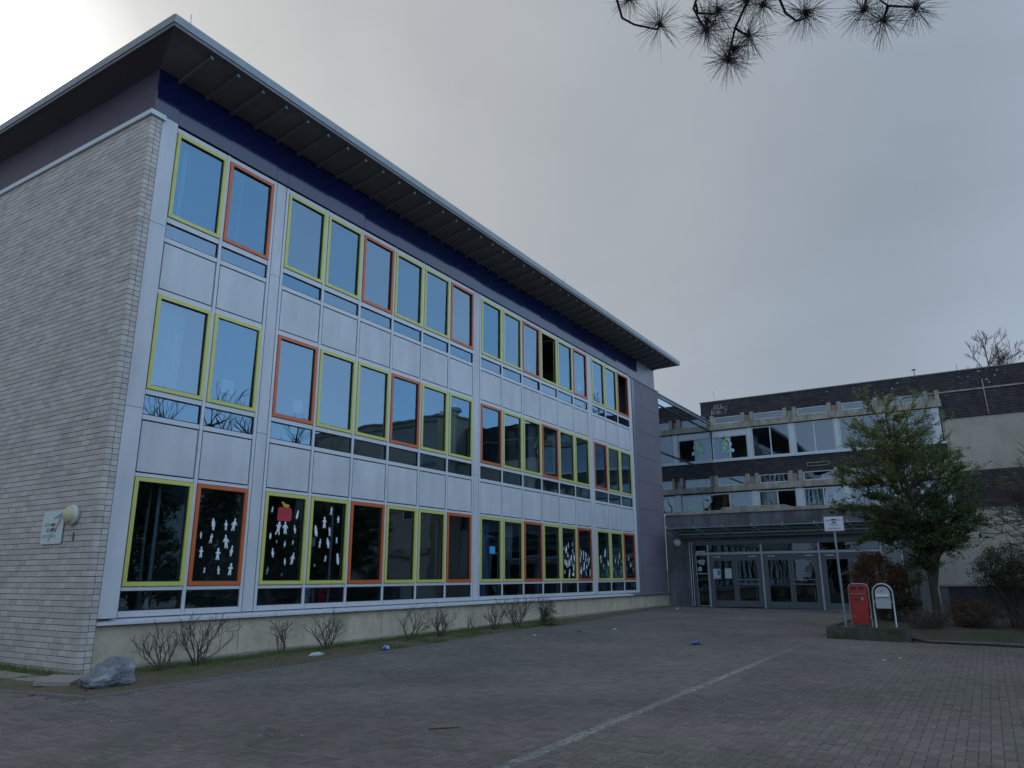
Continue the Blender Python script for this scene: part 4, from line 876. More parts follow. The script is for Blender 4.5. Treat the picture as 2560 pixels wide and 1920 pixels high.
# ------------------------------------------------------------------ planter, post, letter boxes
def mosswall(): return mat('mossy_concrete', (.085, .078, .062), .95, var=.35, scale=9, bump=.6, bscale=30, c2=(.035, .05, .018), c2scale=3, c2amt=.7)
M_moss = mosswall()
t = thing('planter_kerb', 'low mossy concrete kerb holding the planting bed in front of the entrance', 'kerb', (12.7, -10, .2))
for k in range(4): obj('kerb_block', MB().box(12.66, 12.80, -8.95-k*.46-.455, -8.95-k*.46, .05, .50), M_moss, t)
for k in range(5): obj('kerb_block', MB().box(12.805+k*1.05, 12.805+k*1.05+1.045, -9.06, -8.95, .05, .50), M_moss, t)
for k in range(5): obj('edging_stone', MB().box(12.86, 12.95, -10.80-k*1.0-.995, -10.80-k*1.0, .05, .245), M_stonekerb, t)
q = MB()
for i in range(30):
    for j in range(36):
        def P(u, v_):
            x = 12.78+u*.3; y = -9.04-v_*.26; h = .20 if (y > -10.3 or x > 13.6) else .20*max(0, 1-(-10.3-y)/.8)+.12*(x-12.8)
            return (x, y, gz(x, y)+.03+h*(1 if x < 19 else 1)+.03*mnoise.noise((x*2, y*2, 3)))
        q.poly([P(i, j), P(i+1, j), P(i+1, j+1), P(i, j+1)])
pbed = obj('planting_bed', q, mat('dark_bed_soil', (.062, .050, .034), .95, var=.4, scale=12, bump=.9, bscale=25, c2=(.035, .045, .018), c2scale=1.5, c2amt=.7), smooth=True); tag(pbed, kind='structure')
# fire access sign
t = thing('fire_access_sign', 'white fire lane sign with two dark stickers on a leaning steel post', 'sign', (13.2, -9.32, .45))
obj('post', MB().tube([(13.2, -9.325, .40), (13.2, -9.30, 3.15)], .030, 10), M_zinc, t)
M_signred = mat('faded_red_border', (.45, .22, .24), .6)
obj('sign_plate', MB().box(13.150, 13.158, -9.555, -9.078, 2.797, 3.175), M_signred, t)
obj('sign_face', MB().box(13.145, 13.149, -9.540, -9.093, 2.812, 3.160), M_plate and mat('sign_white', (.62, .63, .68), .5, var=.04), t)
def stext(s, size, y, z, sx=1.0, mm=None):
    o = link('lettering', text_mesh(s, size, mm or M_doorgrey), t, (13.1435, y, z), (R(90), 0, R(-90))); o.scale = (sx, 1, 1)
stext('Feuerwehrzufahrt', .070, -9.317, 3.075, .80); stext('Fläche', .078, -9.317, 2.965); stext('freihalten', .078, -9.317, 2.872)
obj('sticker', MB().box(13.140, 13.142, -9.375, -9.265, 3.075, 3.105).box(13.140, 13.142, -9.375, -9.285, 3.005, 3.035), M_black, t)
# red letter box
def hoop(mb, x, yc, hw, z0, z1, r, rc_=None):
    rc_ = rc_ or hw; pts = [(x, yc-hw, z0)]
    for i in range(13):
        a = math.pi-math.pi*i/12; pts.append((x, yc+rc_*math.cos(a)+(hw-rc_)*(1 if math.cos(a) > 0 else -1), z1-rc_+rc_*math.sin(a)))
    pts.append((x, yc+hw, z0)); mb.tube(pts, r, 8)
t = thing('red_bin', 'red metal box with two slots in a tubular frame beside the sign post', 'bin', (13.9, -9.6, .46))
yc = -9.60
obj('body', MB().prism([(yc-.19, .53), (yc+.19, .53), (yc+.215, 1.20), (yc+.215, 1.36), (yc+.17, 1.475), (yc-.17, 1.475), (yc-.215, 1.36), (yc-.215, 1.20)], 13.84, 14.06, 'x'), M_red, t)
obj('hood', MB().prism([(yc-.205, 1.25), (yc+.205, 1.25), (yc+.215, 1.37), (yc+.165, 1.482), (yc-.165, 1.482), (yc-.215, 1.37)], 13.815, 13.838, 'x'), M_red, t)
for s_ in (-1, 1): obj('slot', MB().box(13.808, 13.8145, yc+s_*.095-.065, yc+s_*.095+.065, 1.355, 1.425), M_black, t)
q = MB(); hoop(q, 13.95, yc, .235, .40, 1.50, .014, .12); obj('frame', q, M_steel, t, smooth=True)
obj('sticker', MB().prism([(yc-.09+.035*math.cos(a), 1.13+.045*math.sin(a)) for a in [i*6.283/8 for i in range(8)]], 13.832, 13.8385, 'x'), M_oldconc, t)
obj('scuff', MB().box(13.834, 13.8388, yc+.05, yc+.075, 1.06, 1.16).box(13.834, 13.8388, yc-.02, yc+.01, 1.08, 1.13), M_black, t)
obj('hinge', MB().tube([(13.812, yc-.19, 1.245), (13.812, yc+.19, 1.245)], .008, 6), M_steel, t)
for s_ in (-1, 1):
    for z_ in (.66, 1.12): obj('bracket', MB().box(13.93, 13.97, yc+s_*.205-.03, yc+s_*.205+.03, z_, z_+.03), M_steel, t)
obj('lock', MB().lathe([(0, -.006), (.014, -.006), (.016, 0)], (13.83, yc+.12, .70), 'x', 10), M_steel, t)
# silver mailbox
t = thing('silver_mailbox', 'silver letter box in an arched tubular stand beside the red bin', 'mailbox', (13.7, -10.18, .46))
yc = -10.18
q = MB(); hoop(q, 13.70, yc, .225, .40, 1.50, .022); obj('arch_frame', q, M_silver, t, smooth=True)
pts2 = [(yc-.165, .91), (yc+.165, .91), (yc+.165, 1.25)]+[(yc+.165*math.cos(a), 1.27+.165*math.sin(a)) for a in [math.pi*i/10 for i in range(1, 10)]]+[(yc-.165, 1.25)]
obj('box', MB().prism(pts2, 13.62, 13.80, 'x'), M_silver, t)
obj('flap', MB().prism([(13.60, 1.185), (13.575, 1.19), (13.60, 1.25), (13.618, 1.25)], yc-.15, yc+.15), M_white, t)
obj('lock', MB().lathe([(0, -.006), (.011, -.006), (.013, 0)], (13.618, yc, .96), 'x', 10), M_steel, t)
for s_ in (-1, 1): obj('bracket', MB().box(13.68, 13.72, yc+s_*.165, yc+s_*.225, 1.05, 1.08), M_steel, t)
obj('door_seam', MB().box(13.6165, 13.6195, yc-.15, yc+.15, 1.172, 1.176), M_black, t)
obj('name_strip', MB().box(13.612, 13.6185, yc-.02, yc+.02, 1.32, 1.34), M_black, t)

# ------------------------------------------------------------------ boulder, slabs, litter
def rock(name, c, ax, seed, mm, rotz=0, sub=4):
    import bmesh
    bm = bmesh.new(); bmesh.ops.create_icosphere(bm, subdivisions=5, radius=1.0)
    rs = random.Random(seed); pl = []
    for k in range(16):
        d = Vector((rs.gauss(0, 1), rs.gauss(0, 1), rs.gauss(0, .8))).normalized(); pl.append((d, rs.uniform(.62, .92)))
    for v in bm.verts:
        p = v.co.copy()
        for d, h in pl:
            e = p.dot(d)-h
            if e > 0: p -= d*e*.93
        p += p.normalized()*(.15*mnoise.fractal(p*2.0+Vector((seed, 0, 0)), .8, 2.1, 6)+.035*mnoise.noise(p*9))
        v.co = p
    for v in bm.verts:
        v.co = Vector((v.co.x*ax[0], v.co.y*ax[1], v.co.z*ax[2]))
        v.co.z += .38*max(0, (v.co.x/ax[0])+.1)*ax[2]*.55*(1 if v.co.z > 0 else .1)
    me = bpy.data.meshes.new(name); bm.to_mesh(me); bm.free(); me.materials.append(mm)
    for p in me.polygons: p.use_smooth = False
    o = link(name, me, None, c, (0, R(-4), rotz)); return o
M_rock = mat('blue_grey_rock', (.155, .160, .170), .8, var=.35, scale=9, bump=.9, bscale=22, c2=(.27, .28, .30), c2scale=4, c2amt=.45)
o = rock('boulder', (-1.06, -1.72, .33), (.40, .31, .26), 4, M_rock, R(-8)); tag(o, 'blue-grey boulder lying at the corner of the grass strip', 'boulder')
for k in range(9):
    y0 = -.55+k*.62
    obj('path_slab', MB().box(-1.52-.03*k, -1.10-.03*k, y0+.005, y0+.612, gz(-1.3, y0)-.02, gz(-1.3, y0)+.055), M_slab, bedo)
t = tag(obj('loose_slab', MB().box(-.27, .27, -.24, .24, -.03, .03), M_slab, loc=(-1.32, -1.02, .285), rot=(R(3), R(-3), R(38))), 'loose concrete slab tilted at the near end of the slab path', 'slab')
obj('path_slab', MB().box(-1.0, -.62, -.75, -.33, .15, .265), M_slab, bedo)
def crumple(name, loc, s, mm, label, cat, seed, flat=.5):
    import bmesh
    bm = bmesh.new(); bmesh.ops.create_icosphere(bm, subdivisions=3, radius=1); rs = Vector((seed*3.1, 1.7, 0))
    for v in bm.verts:
        p = v.co.copy(); f_ = 1+.55*mnoise.noise(p*2.2+rs)+.25*mnoise.noise(p*6+rs); v.co = Vector((p.x*s[0]*f_, p.y*s[1]*f_, max(-.2*s[2], p.z*s[2]*f_)))
    me = bpy.data.meshes.new(name); bm.to_mesh(me); bm.free(); me.materials.append(mm)
    return tag(link(name, me, None, loc), label, cat)
M_whitefoil = mat('white_plastic_bag', (.48, .52, .52), .5, var=.15, scale=20)
crumple('blue_wrapper', (4.73, -1.81, gz(4.7, -1.8)+.05), (.085, .06, .05), mat('white_blue_foil', (.50, .56, .75), .4, c2=(.06, .12, .5), c2scale=9, c2amt=.7), 'crumpled white and blue wrapper on the grass strip', 'wrapper', 1)
crumple('plastic_bag', (3.13, -1.50, gz(3.1, -1.5)+.05), (.17, .07, .04), M_whitefoil, 'flattened pale plastic bag on the grass by the bare shrubs', 'bag', 2)
crumple('blue_bag', (9.44, -6.77, gz(9.4, -6.8)+.03), (.11, .10, .065), M_blue, 'crumpled blue plastic bag lying in the middle of the yard', 'bag', 3)
crumple('paper_scrap', (12.23, -3.53, gz(12.2, -3.5)+.01), (.08, .05, .02), M_whitefoil, 'white paper scrap on the paving midway to the entrance', 'litter', 4)
crumple('paper_scrap', (8.50, -10.64, gz(8.5, -10.6)+.01), (.05, .03, .012), M_whitefoil, 'small white scrap before the planter, nearer of two', 'litter', 5)
crumple('paper_scrap', (9.05, -10.86, gz(9, -10.8)+.01), (.05, .03, .012), M_whitefoil, 'small white scrap before the planter, farther of two', 'litter', 6)
crumple('paper_scrap', (9.39, -2.62, gz(9.4, -2.6)+.01), (.06, .03, .015), M_whitefoil, 'pale scrap on the paving beside the leafy bare shrub', 'litter', 7)
crumple('paper_scrap', (12.95, -8.88, gz(12.9, -8.9)+.01), (.09, .04, .01), M_whitefoil, 'flat white scrap at the foot of the mossy kerb corner', 'litter', 8)
crumple('paper_scrap', (23.14, -1.40, gz(23, -1.4)+.02), (.08, .06, .04), mat('yellowish_paper', (.5, .48, .28), .7), 'yellowish scrap near the foot of the mauve wall', 'litter', 9)
crumple('dark_scrap', (10.9, -3.1, gz(10.9, -3.1)+.01), (.05, .04, .02), M_black, 'small black scrap on the paving off the last shrub', 'litter', 10)
q = MB(); q.tube([(-.80, -7.28, gz(-.7, -7.3)+.012), (-.70, -7.36, gz(-.7, -7.3)+.014), (-.62, -7.42, gz(-.6, -7.4)+.010), (-.55, -7.50, gz(-.6, -7.4)+.014)], [.006, .007, .006, .004], 5)
tag(obj('twig', q, M_bark), 'short dark twig lying on the paving in the foreground', 'twig')

# ------------------------------------------------------------------ plants
def grow(mb, p, d, length, rad, depth, rs, spread=.5, seglen=.12, tips=None, up=.15, k=5, split=(2, 3), shrink=.7, minr=.0015):
    pts = [p.copy()]; rads = [rad]; n = max(2, int(length/seglen)); dd = d.normalized()
    for i in range(n):
        dd = (dd+Vector((rs.gauss(0, .16), rs.gauss(0, .16), rs.gauss(0, .10)+up*.12))).normalized(); p = p+dd*(length/n)
        pts.append(p.copy()); rads.append(max(minr, rad*(1-.45*(i+1)/n)))
    mb.tube(pts, rads, k, cap=False)
    if depth == 0:
        if tips is not None: tips.append((pts, dd))
        return
    for c in range(rs.randint(*split)):
        st = pts[-1] if c == 0 else pts[rs.randint(max(1, len(pts)//3), len(pts)-1)]
        nd = (dd+Vector((rs.gauss(0, spread), rs.gauss(0, spread), rs.gauss(0, spread*.7)+up))).normalized()
        grow(mb, st, nd, length*rs.uniform(.55, .9)*shrink/.7, rads[-1]*.85, depth-1, rs, spread, seglen, tips, up, max(3, k-1), split, shrink, minr)

SHR = [(.24, -1.10, .74, 9, 'widely spreading bare shrub nearest the boulder'), (1.03, -.85, .86, 12, 'dense upright bare shrub, second from the boulder'), (3.11, -.60, .74, 7, 'sparse bare shrub with one straight lone stem, right of the plinth joint'), (3.95, -.95, .78, 11, 'upright bare shrub behind the pale plastic bag'),
       (6.45, -1.02, .82, 8, 'wide low-forking bare shrub beyond the blue wrapper'), (7.45, -1.12, .76, 11, 'compact bare shrub right of the wide forking one'), (8.75, -1.10, .66, 4, 'thin bare shrub with only a few stems at a plinth joint'), (9.95, -1.08, .80, 10, 'bare brown shrub third from the far end of the strip'), (10.95, -1.15, .90, 14, 'bushy bare shrub second from the far end of the strip')]
for k, (x, y, h, ns, lab) in enumerate(SHR):
    rs = random.Random(140+k*3); mb = MB(); wdn = rs.uniform(.75, 1.25)
    for s_ in range(ns):
        a = rs.uniform(0, 6.283); sp = rs.uniform(.12, .75) if k != 4 else rs.uniform(.45, .8)
        base = Vector((x+.05*math.cos(a), y+.05*math.sin(a), gz(x, y)+.02)); d = Vector((math.cos(a)*sp*wdn, math.sin(a)*sp*.6, 1))
        if k == 2 and s_ == 0: mb.tube([base+Vector((-.12, 0, 0)), base+Vector((-.2, 0, .35)), base+Vector((-.24, 0, .78))], [.007, .006, .004], 5); continue
        grow(mb, base, d, h*rs.uniform(.46, .60), .0115, 2 if ns > 4 else 1, rs, .46, .07, None, .26, 5, (3, 4), .56, .0036)
    o = obj('bare_shrub', mb, M_twig); tag(o, lab, 'shrub', 'bare shrubs along the wall')
def leaves(mb, centers, n, rad, size, rs, tfun=None, asp=.45):
    for _ in range(n):
        c = rs.choice(centers); p = Vector((c[0]+rs.gauss(0, rad), c[1]+rs.gauss(0, rad), c[2]+rs.gauss(0, rad*.8)))
        a = Vector((rs.gauss(0, 1), rs.gauss(0, 1), rs.gauss(0, .6))).normalized(); b = a.cross(Vector((rs.gauss(0, 1), rs.gauss(0, 1), rs.gauss(0, 1)))).normalized()
        s = size*rs.uniform(.6, 1.3); nn_ = a.cross(b)*s*.12
        mb.poly([p-a*s*.5, p+b*s*asp*.5+nn_, p+a*s*.5, p-b*s*asp*.5+nn_], t=(tfun(p, rs) if tfun else rs.random()))
t = thing('leafy_shrub', 'partly leafy evergreen shrub at the far end of the shrub row', 'shrub', (12.1, -1.35, .3)); rs = random.Random(77); mb = MB(); tips = []
for s_ in range(12):
    a = rs.uniform(0, 6.283); grow(mb, Vector((12.1, -1.35, .33)), Vector((math.cos(a)*.4, math.sin(a)*.3, 1)), .48, .010, 2, rs, .35, .1, tips, .3, 5, (2, 3), .55, .0025)
obj('stems', mb, M_twig, t); q = MB(); leaves(q, [(12.25+rs.gauss(0, .13), -1.42+rs.gauss(0, .10), .62+rs.uniform(-.3, .38)) for _ in range(60)], 1500, .05, .045, rs); obj('foliage', q, M_dark, t, tint=True)

# evergreen tree in the bed before the entrance
t = thing('evergreen_tree', 'tall loose evergreen tree in front of the shingled block', 'tree', (16.6, -11.2, .35)); rs = random.Random(14)
mb = MB(); T0 = Vector((16.5, -11.15, .25))
trk = [T0, T0+Vector((0, -.02, .8)), T0+Vector((.02, .0, 1.6)), T0+Vector((.0, .06, 2.4)), T0+Vector((.0, .20, 3.5)), T0+Vector((.0, .42, 4.8)), T0+Vector((0, .60, 6.1))]
mb.tube(trk, [.125, .105, .095, .08, .06, .04, .02], 9)
mb.tube([T0+Vector((0, -.02, 1.15)), T0+Vector((.05, -.16, 1.8)), T0+Vector((.1, -.42, 2.7)), T0+Vector((.1, -.65, 3.6))], [.10, .085, .06, .03], 8)
mb.tube([T0+Vector((0, -.05, 1.45)), T0+Vector((-.05, .18, 2.1)), T0+Vector((-.1, .42, 2.9)), T0+Vector((-.1, .9, 3.7))], [.09, .07, .05, .025], 8)
tips = []; C0 = Vector((16.6, -11.0, 4.22))
cl = []
for k in range(215):
    u = rs.uniform(-1, 1); a = rs.uniform(0, 6.283); rr_ = math.sqrt(1-u*u)
    e = Vector((math.cos(a)*rr_*1.6, math.sin(a)*rr_*(2.55 if u < .35 else 2.1), u*2.2-(.1 if u < 0 else 0)))
    f_ = rs.uniform(.42, 1.06)**.8; e *= f_
    if e.z > 0: e.y = e.y*(1-.30*e.z/2.1)+.48*e.z/2.1
    if e.z > .9 and rs.random() < .25: e.z += rs.uniform(.2, .75)
    if e.z < -1.2 and e.y < 0: e.y *= .8
    end = C0+e; zs_ = min(5.6, max(1.7+rs.random()*.9, end.z-.35-rs.random()*1.3)); tt = (zs_-.25)/6.1
    st = T0+Vector((0, .6*max(0, (zs_-2.4)/3.9), zs_-.25)); mid = st.lerp(end, .5)+Vector((rs.gauss(0, .18), rs.gauss(0, .18), rs.uniform(.0, .40)))
    pts = [st.lerp(mid, .0), st.lerp(mid, .5)+Vector((0, 0, -.06)), mid, mid.lerp(end, .55)+Vector((rs.gauss(0, .08), rs.gauss(0, .08), .05)), end]
    mb.tube(pts, [.019, .015, .011, .007, .003], 4, cap=False)
    dens = 1.35 if (end.z < 5.0 and end.y > -12.2) else .85
    for _ in range(int(19*dens)):
        f2 = rs.uniform(.38, 1.0) if rs.random() < .75 else .38; b_ = (pts[2].lerp(pts[3], (f2-.38)/.3) if f2 < .68 else pts[3].lerp(pts[4], (f2-.68)/.32))
        d = (end-mid).normalized()+Vector((rs.gauss(0, .55), rs.gauss(0, .55), rs.gauss(0, .4)+.25)); L_ = rs.uniform(.18, .42)*(1.25 if end.z > 5 else 1); e2 = b_+d.normalized()*L_
        mb.tube([b_, b_.lerp(e2, .5)+Vector((0, 0, .01)), e2], [.005, .004, .002], 3, cap=False); cl.append((b_, e2))
obj('trunk', mb, M_bark, t); q = MB()
for b_, e2 in cl:
    n_ = rs.randint(10, 17); hue = rs.random()
    for i in range(n_):
        f_ = rs.uniform(.1, 1.05); p = b_.lerp(e2, f_)+Vector((rs.gauss(0, .028), rs.gauss(0, .028), rs.gauss(0, .025)))
        a = ((e2-b_).normalized()+Vector((rs.gauss(0, .8), rs.gauss(0, .8), rs.gauss(0, .6)))).normalized(); b2 = a.cross(Vector((rs.gauss(0, 1), rs.gauss(0, 1), rs.gauss(0, 1)+.5))).normalized(); s = .075*rs.uniform(.6, 1.25)
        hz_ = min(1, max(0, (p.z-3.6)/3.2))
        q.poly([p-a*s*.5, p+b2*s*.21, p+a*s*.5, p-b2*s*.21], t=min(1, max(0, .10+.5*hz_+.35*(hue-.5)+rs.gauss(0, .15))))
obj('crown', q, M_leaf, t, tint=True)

def bush(name, label, c, ax, n, size, mm, seed, cat='bush', stems=14, inner=.55, ground=.3, rad=.06):
    t = thing(name, label, cat, (c[0], c[1], ground)); rs = random.Random(seed); mb = MB(); cs = []
    for k in range(stems*6):
        u = rs.uniform(-.85, 1); a = rs.uniform(0, 6.283); rr_ = math.sqrt(1-u*u); f_ = rs.uniform(inner, 1.0)*(1+.16*mnoise.noise((math.cos(a)*2+seed, math.sin(a)*2, u*2)))
        e = Vector((c[0]+math.cos(a)*rr_*ax[0]*f_, c[1]+math.sin(a)*rr_*ax[1]*f_, c[2]+u*ax[2]*f_)); cs.append(e)
        if k < stems*3:
            b_ = Vector((c[0]+rs.gauss(0, .08), c[1]+rs.gauss(0, .08), ground)); m_ = b_.lerp(e, .5)+Vector((rs.gauss(0, .06), rs.gauss(0, .06), .05)); mb.tube([b_, m_, e], [.016, .010, .003], 4, cap=False)
    obj('stems', mb, M_twig, t); q = MB(); leaves(q, cs, n, rad, size, rs, asp=.5); obj('foliage', q, mm, t, tint=True)
bush('copper_bush', 'rounded copper-brown clipped bush behind the red bin', (17.0, -9.72, 1.62), (.72, .76, .80), 15000, .050, M_brown, 5, stems=40, inner=.6, ground=.45, rad=.075)
bush('green_bush', 'dark green twiggy bush at the right edge of the bed', (15.6, -13.0, 1.75), (.8, .9, .70), 12000, .05, M_dark, 6, stems=30, inner=.35, ground=.25, rad=.09)
bush('green_bush', 'low dark evergreen bush between the mailbox and the tree trunk', (16.6, -10.35, .80), (.5, .42, .42), 5000, .05, M_dark, 8, stems=12, ground=.35, rad=.06)
bush('green_bush', 'small brownish bush between the evergreen trunk and the low wall', (15.3, -12.0, .75), (.45, .55, .38), 3500, .045, M_brown, 19, stems=16, ground=.3, rad=.06)
bush('green_bush', 'loose green bush with white flecks right of the copper bush', (17.6, -10.55, 1.72), (.5, .42, .45), 2500, .055, M_leaf, 9, stems=12, ground=.35, rad=.07)
for k, (x, y, h, sp, ns, lab) in enumerate(((14.1, -11.05, .62, .80, 90, 'low brown tangled shrub at the foot of the evergreen tree'), (15.0, -12.2, .75, .5, 34, 'thin brown shrub before the dark low wall'), (14.6, -13.3, .80, .5, 34, 'thin brown shrub at the right edge of the bed'), (15.8, -11.9, 1.0, .45, 20, 'tall thin shrub right of the evergreen trunk'))):
    rs = random.Random(90+k); mb = MB()
    for s_ in range(ns):
        a = rs.uniform(0, 6.283); grow(mb, Vector((x+rs.gauss(0, .16), y+rs.gauss(0, .16), gz(x, y)+.08)), Vector((math.cos(a)*sp, math.sin(a)*sp, 1)), h*.55, .006, 2, rs, .5, .1, None, .15, 4, (2, 3), .6, .0038)
    tag(obj('brown_shrub', mb, M_twig), lab, 'shrub')

# low dark wall behind the bed
t = thing('low_wall', 'low dark wall with pale coping behind the tree trunk', 'wall', (20.6, -13.5, .25))
obj('wall_body', MB().box(20.5, 20.75, -17.5, -11.35, .1, 1.36), M_purple if False else mat('dark_mauve_wall', (.045, .042, .055), .85, var=.2, scale=4), t)
obj('wall_end', MB().box(20.5, 20.75, -11.345, -11.10, .1, 1.36), M_greyclad, t); obj('wall_coping', MB().box(20.46, 20.80, -17.5, -10.95, 1.365, 1.43), M_beige, t)

# bare trees
def bare_tree(name, label, base, h, seed, lean=(0, 0), depth=4, spread=.45, rad=.12, mm=None, group=None, upw=.12, sl=.5, minr=.006, split=(2, 3), shrink=.72, top=None):
    rs = random.Random(seed); mb = MB(); grow(mb, Vector(base), Vector((lean[0], lean[1], 1)), h, rad, depth, rs, spread, sl, None, upw, 7, split, shrink, minr)
    if top:
        f_ = (top-base[2])/(max(v[2] for v in mb.v)-base[2]); c_ = sorted((v for v in mb.v if v[2] > base[2]+(top-base[2])/f_*.6), key=lambda v: v[1]); oy = base[1]-c_[len(c_)//2][1]; ox = 0
        mb.v = [(base[0]+(v[0]-base[0])*f_, base[1]+(v[1]-base[1]+oy*(v[2]-base[2])/max(1e-6, (top-base[2])/f_))*f_, base[2]+(v[2]-base[2])*f_) for v in mb.v]
    return tag(obj(name, mb, mm or M_twig), label, 'tree', group)
def far_tree(label, x, y, top, wd, seed, nb):
    rs = random.Random(seed); mb = MB(); b0 = Vector((x, y, .3)); H = top-.3
    tr = [b0+Vector((rs.gauss(0, .12)*k*.3, rs.gauss(0, .12)*k*.3, H*k/8)) for k in range(9)]
    mb.tube(tr, [.24, .22, .19, .16, .13, .10, .065, .035, .014], 7)
    for k in range(nb):
        f_ = rs.uniform(.42, .93)**.9; q_ = tr[0].lerp(tr[8], f_); i_ = min(7, int(f_*8)); q_ = tr[i_].lerp(tr[i_+1], f_*8-i_); a = rs.uniform(0, 6.283)
        L_ = wd*(1.15-f_)*rs.uniform(.8, 1.25)
        grow(mb, q_, Vector((math.cos(a), math.sin(a), rs.uniform(.55, 1.0))), L_, .045*(1.2-f_)+.012, 3, rs, .38, .5, None, .22, 5, (3, 4), .60, .011)
    return tag(obj('bare_tree', mb, M_twig), label, 'tree')
far_tree('leafless tree rising behind the shingled roof, tallest on the skyline', 50, -14.3, 17.4, 3.6, 5, 34)
far_tree('small leafless tree top just showing over the roof, left of the taller one', 56, -12.6, 17.2, 2.2, 8, 18)
far_tree('leafless tree top behind the roof at the right edge of the view', 52, -17.2, 16.4, 2.8, 12, 26)
rs = random.Random(31); mb = MB(); b0 = Vector((17.8, -15.4, .3))
mb.tube([b0, b0+Vector((0, .1, 1.2)), b0+Vector((0, .35, 2.4)), b0+Vector((.1, .6, 3.4))], [.11, .10, .085, .06], 8)
for k in range(22):
    z_ = rs.uniform(2.2, 3.4); a = rs.uniform(-.55, .9); grow(mb, b0+Vector((0, .15+.13*z_, z_)), Vector((rs.gauss(0, .3), 1, .1+a*.7)), rs.uniform(.75, 1.1), .026, 3, rs, .42, .15, None, .10, 5, (3, 4), .62, .0075)
tag(obj('bare_tree', mb, M_twig), 'small leafless reddish tree reaching in at the right edge before the beige wall', 'tree')

# pine whose branch tips hang into the top of the view
M_pinebark = mat('pine_bark', (.055, .036, .028), .95, var=.3, scale=20, bump=.6)
t = thing('pine_tree', 'pine with long needle tufts hanging in from above the camera', 'tree', (-3.4, -16.6, .1)); rs = random.Random(61)
mb = MB(); mb.tube([(-3.4, -16.6, -.1), (-3.42, -16.55, 2.0), (-3.3, -16.5, 4.5), (-3.35, -16.45, 7.0), (-3.2, -16.5, 10.0)], [.26, .22, .18, .13, .05], 10); obj('trunk', mb, M_pinebark, t)
mb = MB()
mb.tube([(-3.3, -16.5, 4.2), (-3.7, -15.2, 4.7), (-4.2, -13.6, 4.75), (-4.45, -12.7, 4.5), (-4.60, -12.1, 4.38), (-4.75, -11.6, 4.36), (-4.90, -11.30, 4.33)], [.07, .055, .04, .028, .018, .011, .007], 7)
BR = [[(-4.89, -11.32, 4.33), (-4.89, -11.443, 4.236), (-4.873, -11.438, 4.217), (-4.82, -11.437, 4.16), (-4.781, -11.478, 4.134), (-4.726, -11.565, 4.108), (-4.732, -11.584, 4.122)],
      [(-4.70, -11.75, 4.37), (-4.737, -11.765, 4.189), (-4.713, -11.735, 4.152), (-4.671, -11.748, 4.108), (-4.639, -11.765, 4.076)], [(-4.725, -11.75, 4.16), (-4.694, -11.747, 4.135), (-4.666, -11.811, 4.122), (-4.67, -11.831, 4.131)],
      [(-4.62, -12.05, 4.38), (-4.659, -11.976, 4.155), (-4.601, -11.882, 4.063), (-4.565, -11.85, 4.01), (-4.536, -11.826, 3.965)], [(-4.601, -11.882, 4.063), (-4.58, -11.905, 4.04), (-4.564, -11.93, 4.029)],
      [(-4.60, -12.12, 4.39), (-4.634, -12.073, 4.144), (-4.567, -12.092, 4.068), (-4.534, -12.129, 4.033), (-4.531, -12.166, 4.035), (-4.544, -12.17, 4.052)],
      [(-4.52, -12.50, 4.45), (-4.53, -12.417, 4.056), (-4.49, -12.387, 4.004)], [(-4.48, -12.60, 4.47), (-4.514, -12.431, 4.037), (-4.477, -12.477, 3.991), (-4.452, -12.573, 3.956)], [(-4.477, -12.477, 3.991), (-4.46, -12.462, 3.97), (-4.45, -12.454, 3.953)]]
for P in BR: mb.tube(P, [.0065*(1-.35*i/len(P)) for i in range(len(P))], 6)
for (a_, h_) in ((0.5, 5.5), (2.2, 6.2), (3.6, 7.0), (4.8, 7.8), (1.2, 8.4), (5.6, 5.9)):
    mb.tube([(-3.35, -16.5, h_), (-3.35+math.cos(a_)*1.2, -16.5-abs(math.sin(a_))*1.0, h_+.3), (-3.35+math.cos(a_)*2.2, -16.5-abs(math.sin(a_))*1.9, h_+.2)], [.05, .035, .012], 6)
obj('branch', mb, M_pinebark, t, smooth=True)
CLU = [(-4.732, -11.584, 4.122), (-4.67, -11.831, 4.131), (-4.639, -11.765, 4.076), (-4.564, -11.93, 4.029), (-4.536, -11.826, 3.965), (-4.544, -12.17, 4.052), (-4.49, -12.387, 4.004), (-4.45, -12.454, 3.953), (-4.452, -12.573, 3.956), (-4.853, -11.489, 4.216), (-4.648, -11.951, 4.137), (-4.553, -11.856, 3.996), (-4.616, -12.011, 4.112), (-4.662, -11.775, 4.106)]
def needles(c, n, Ln, rs, wd=.0008, up=.0):
    q = MB(); c = Vector(c)
    for _ in range(n):
        d = Vector((rs.gauss(0, 1), rs.gauss(0, 1), rs.gauss(0, 1)+up)).normalized(); l_ = Ln*rs.uniform(.65, 1.1); st = c+Vector((rs.gauss(0, .008), rs.gauss(0, .008), rs.gauss(0, .008)))
        sg = Vector((0, 0, -1))*l_*rs.uniform(-.05, .16); q.tube([st, st+d*l_*.5+sg*.3, st+d*l_+sg], [wd, wd, wd*.5], 3, cap=False)
    q.lathe([(0, -.014), (.010, -.008), (.012, .004), (.005, .014), (0, .018)], tuple(c), 'z', 7)
    return q
for k, c in enumerate(CLU): obj('needle_tuft', needles(c, 120 if k not in (4, 5) else 170, .128 if k not in (9,) else .10, rs), M_needle, t)
q = MB()
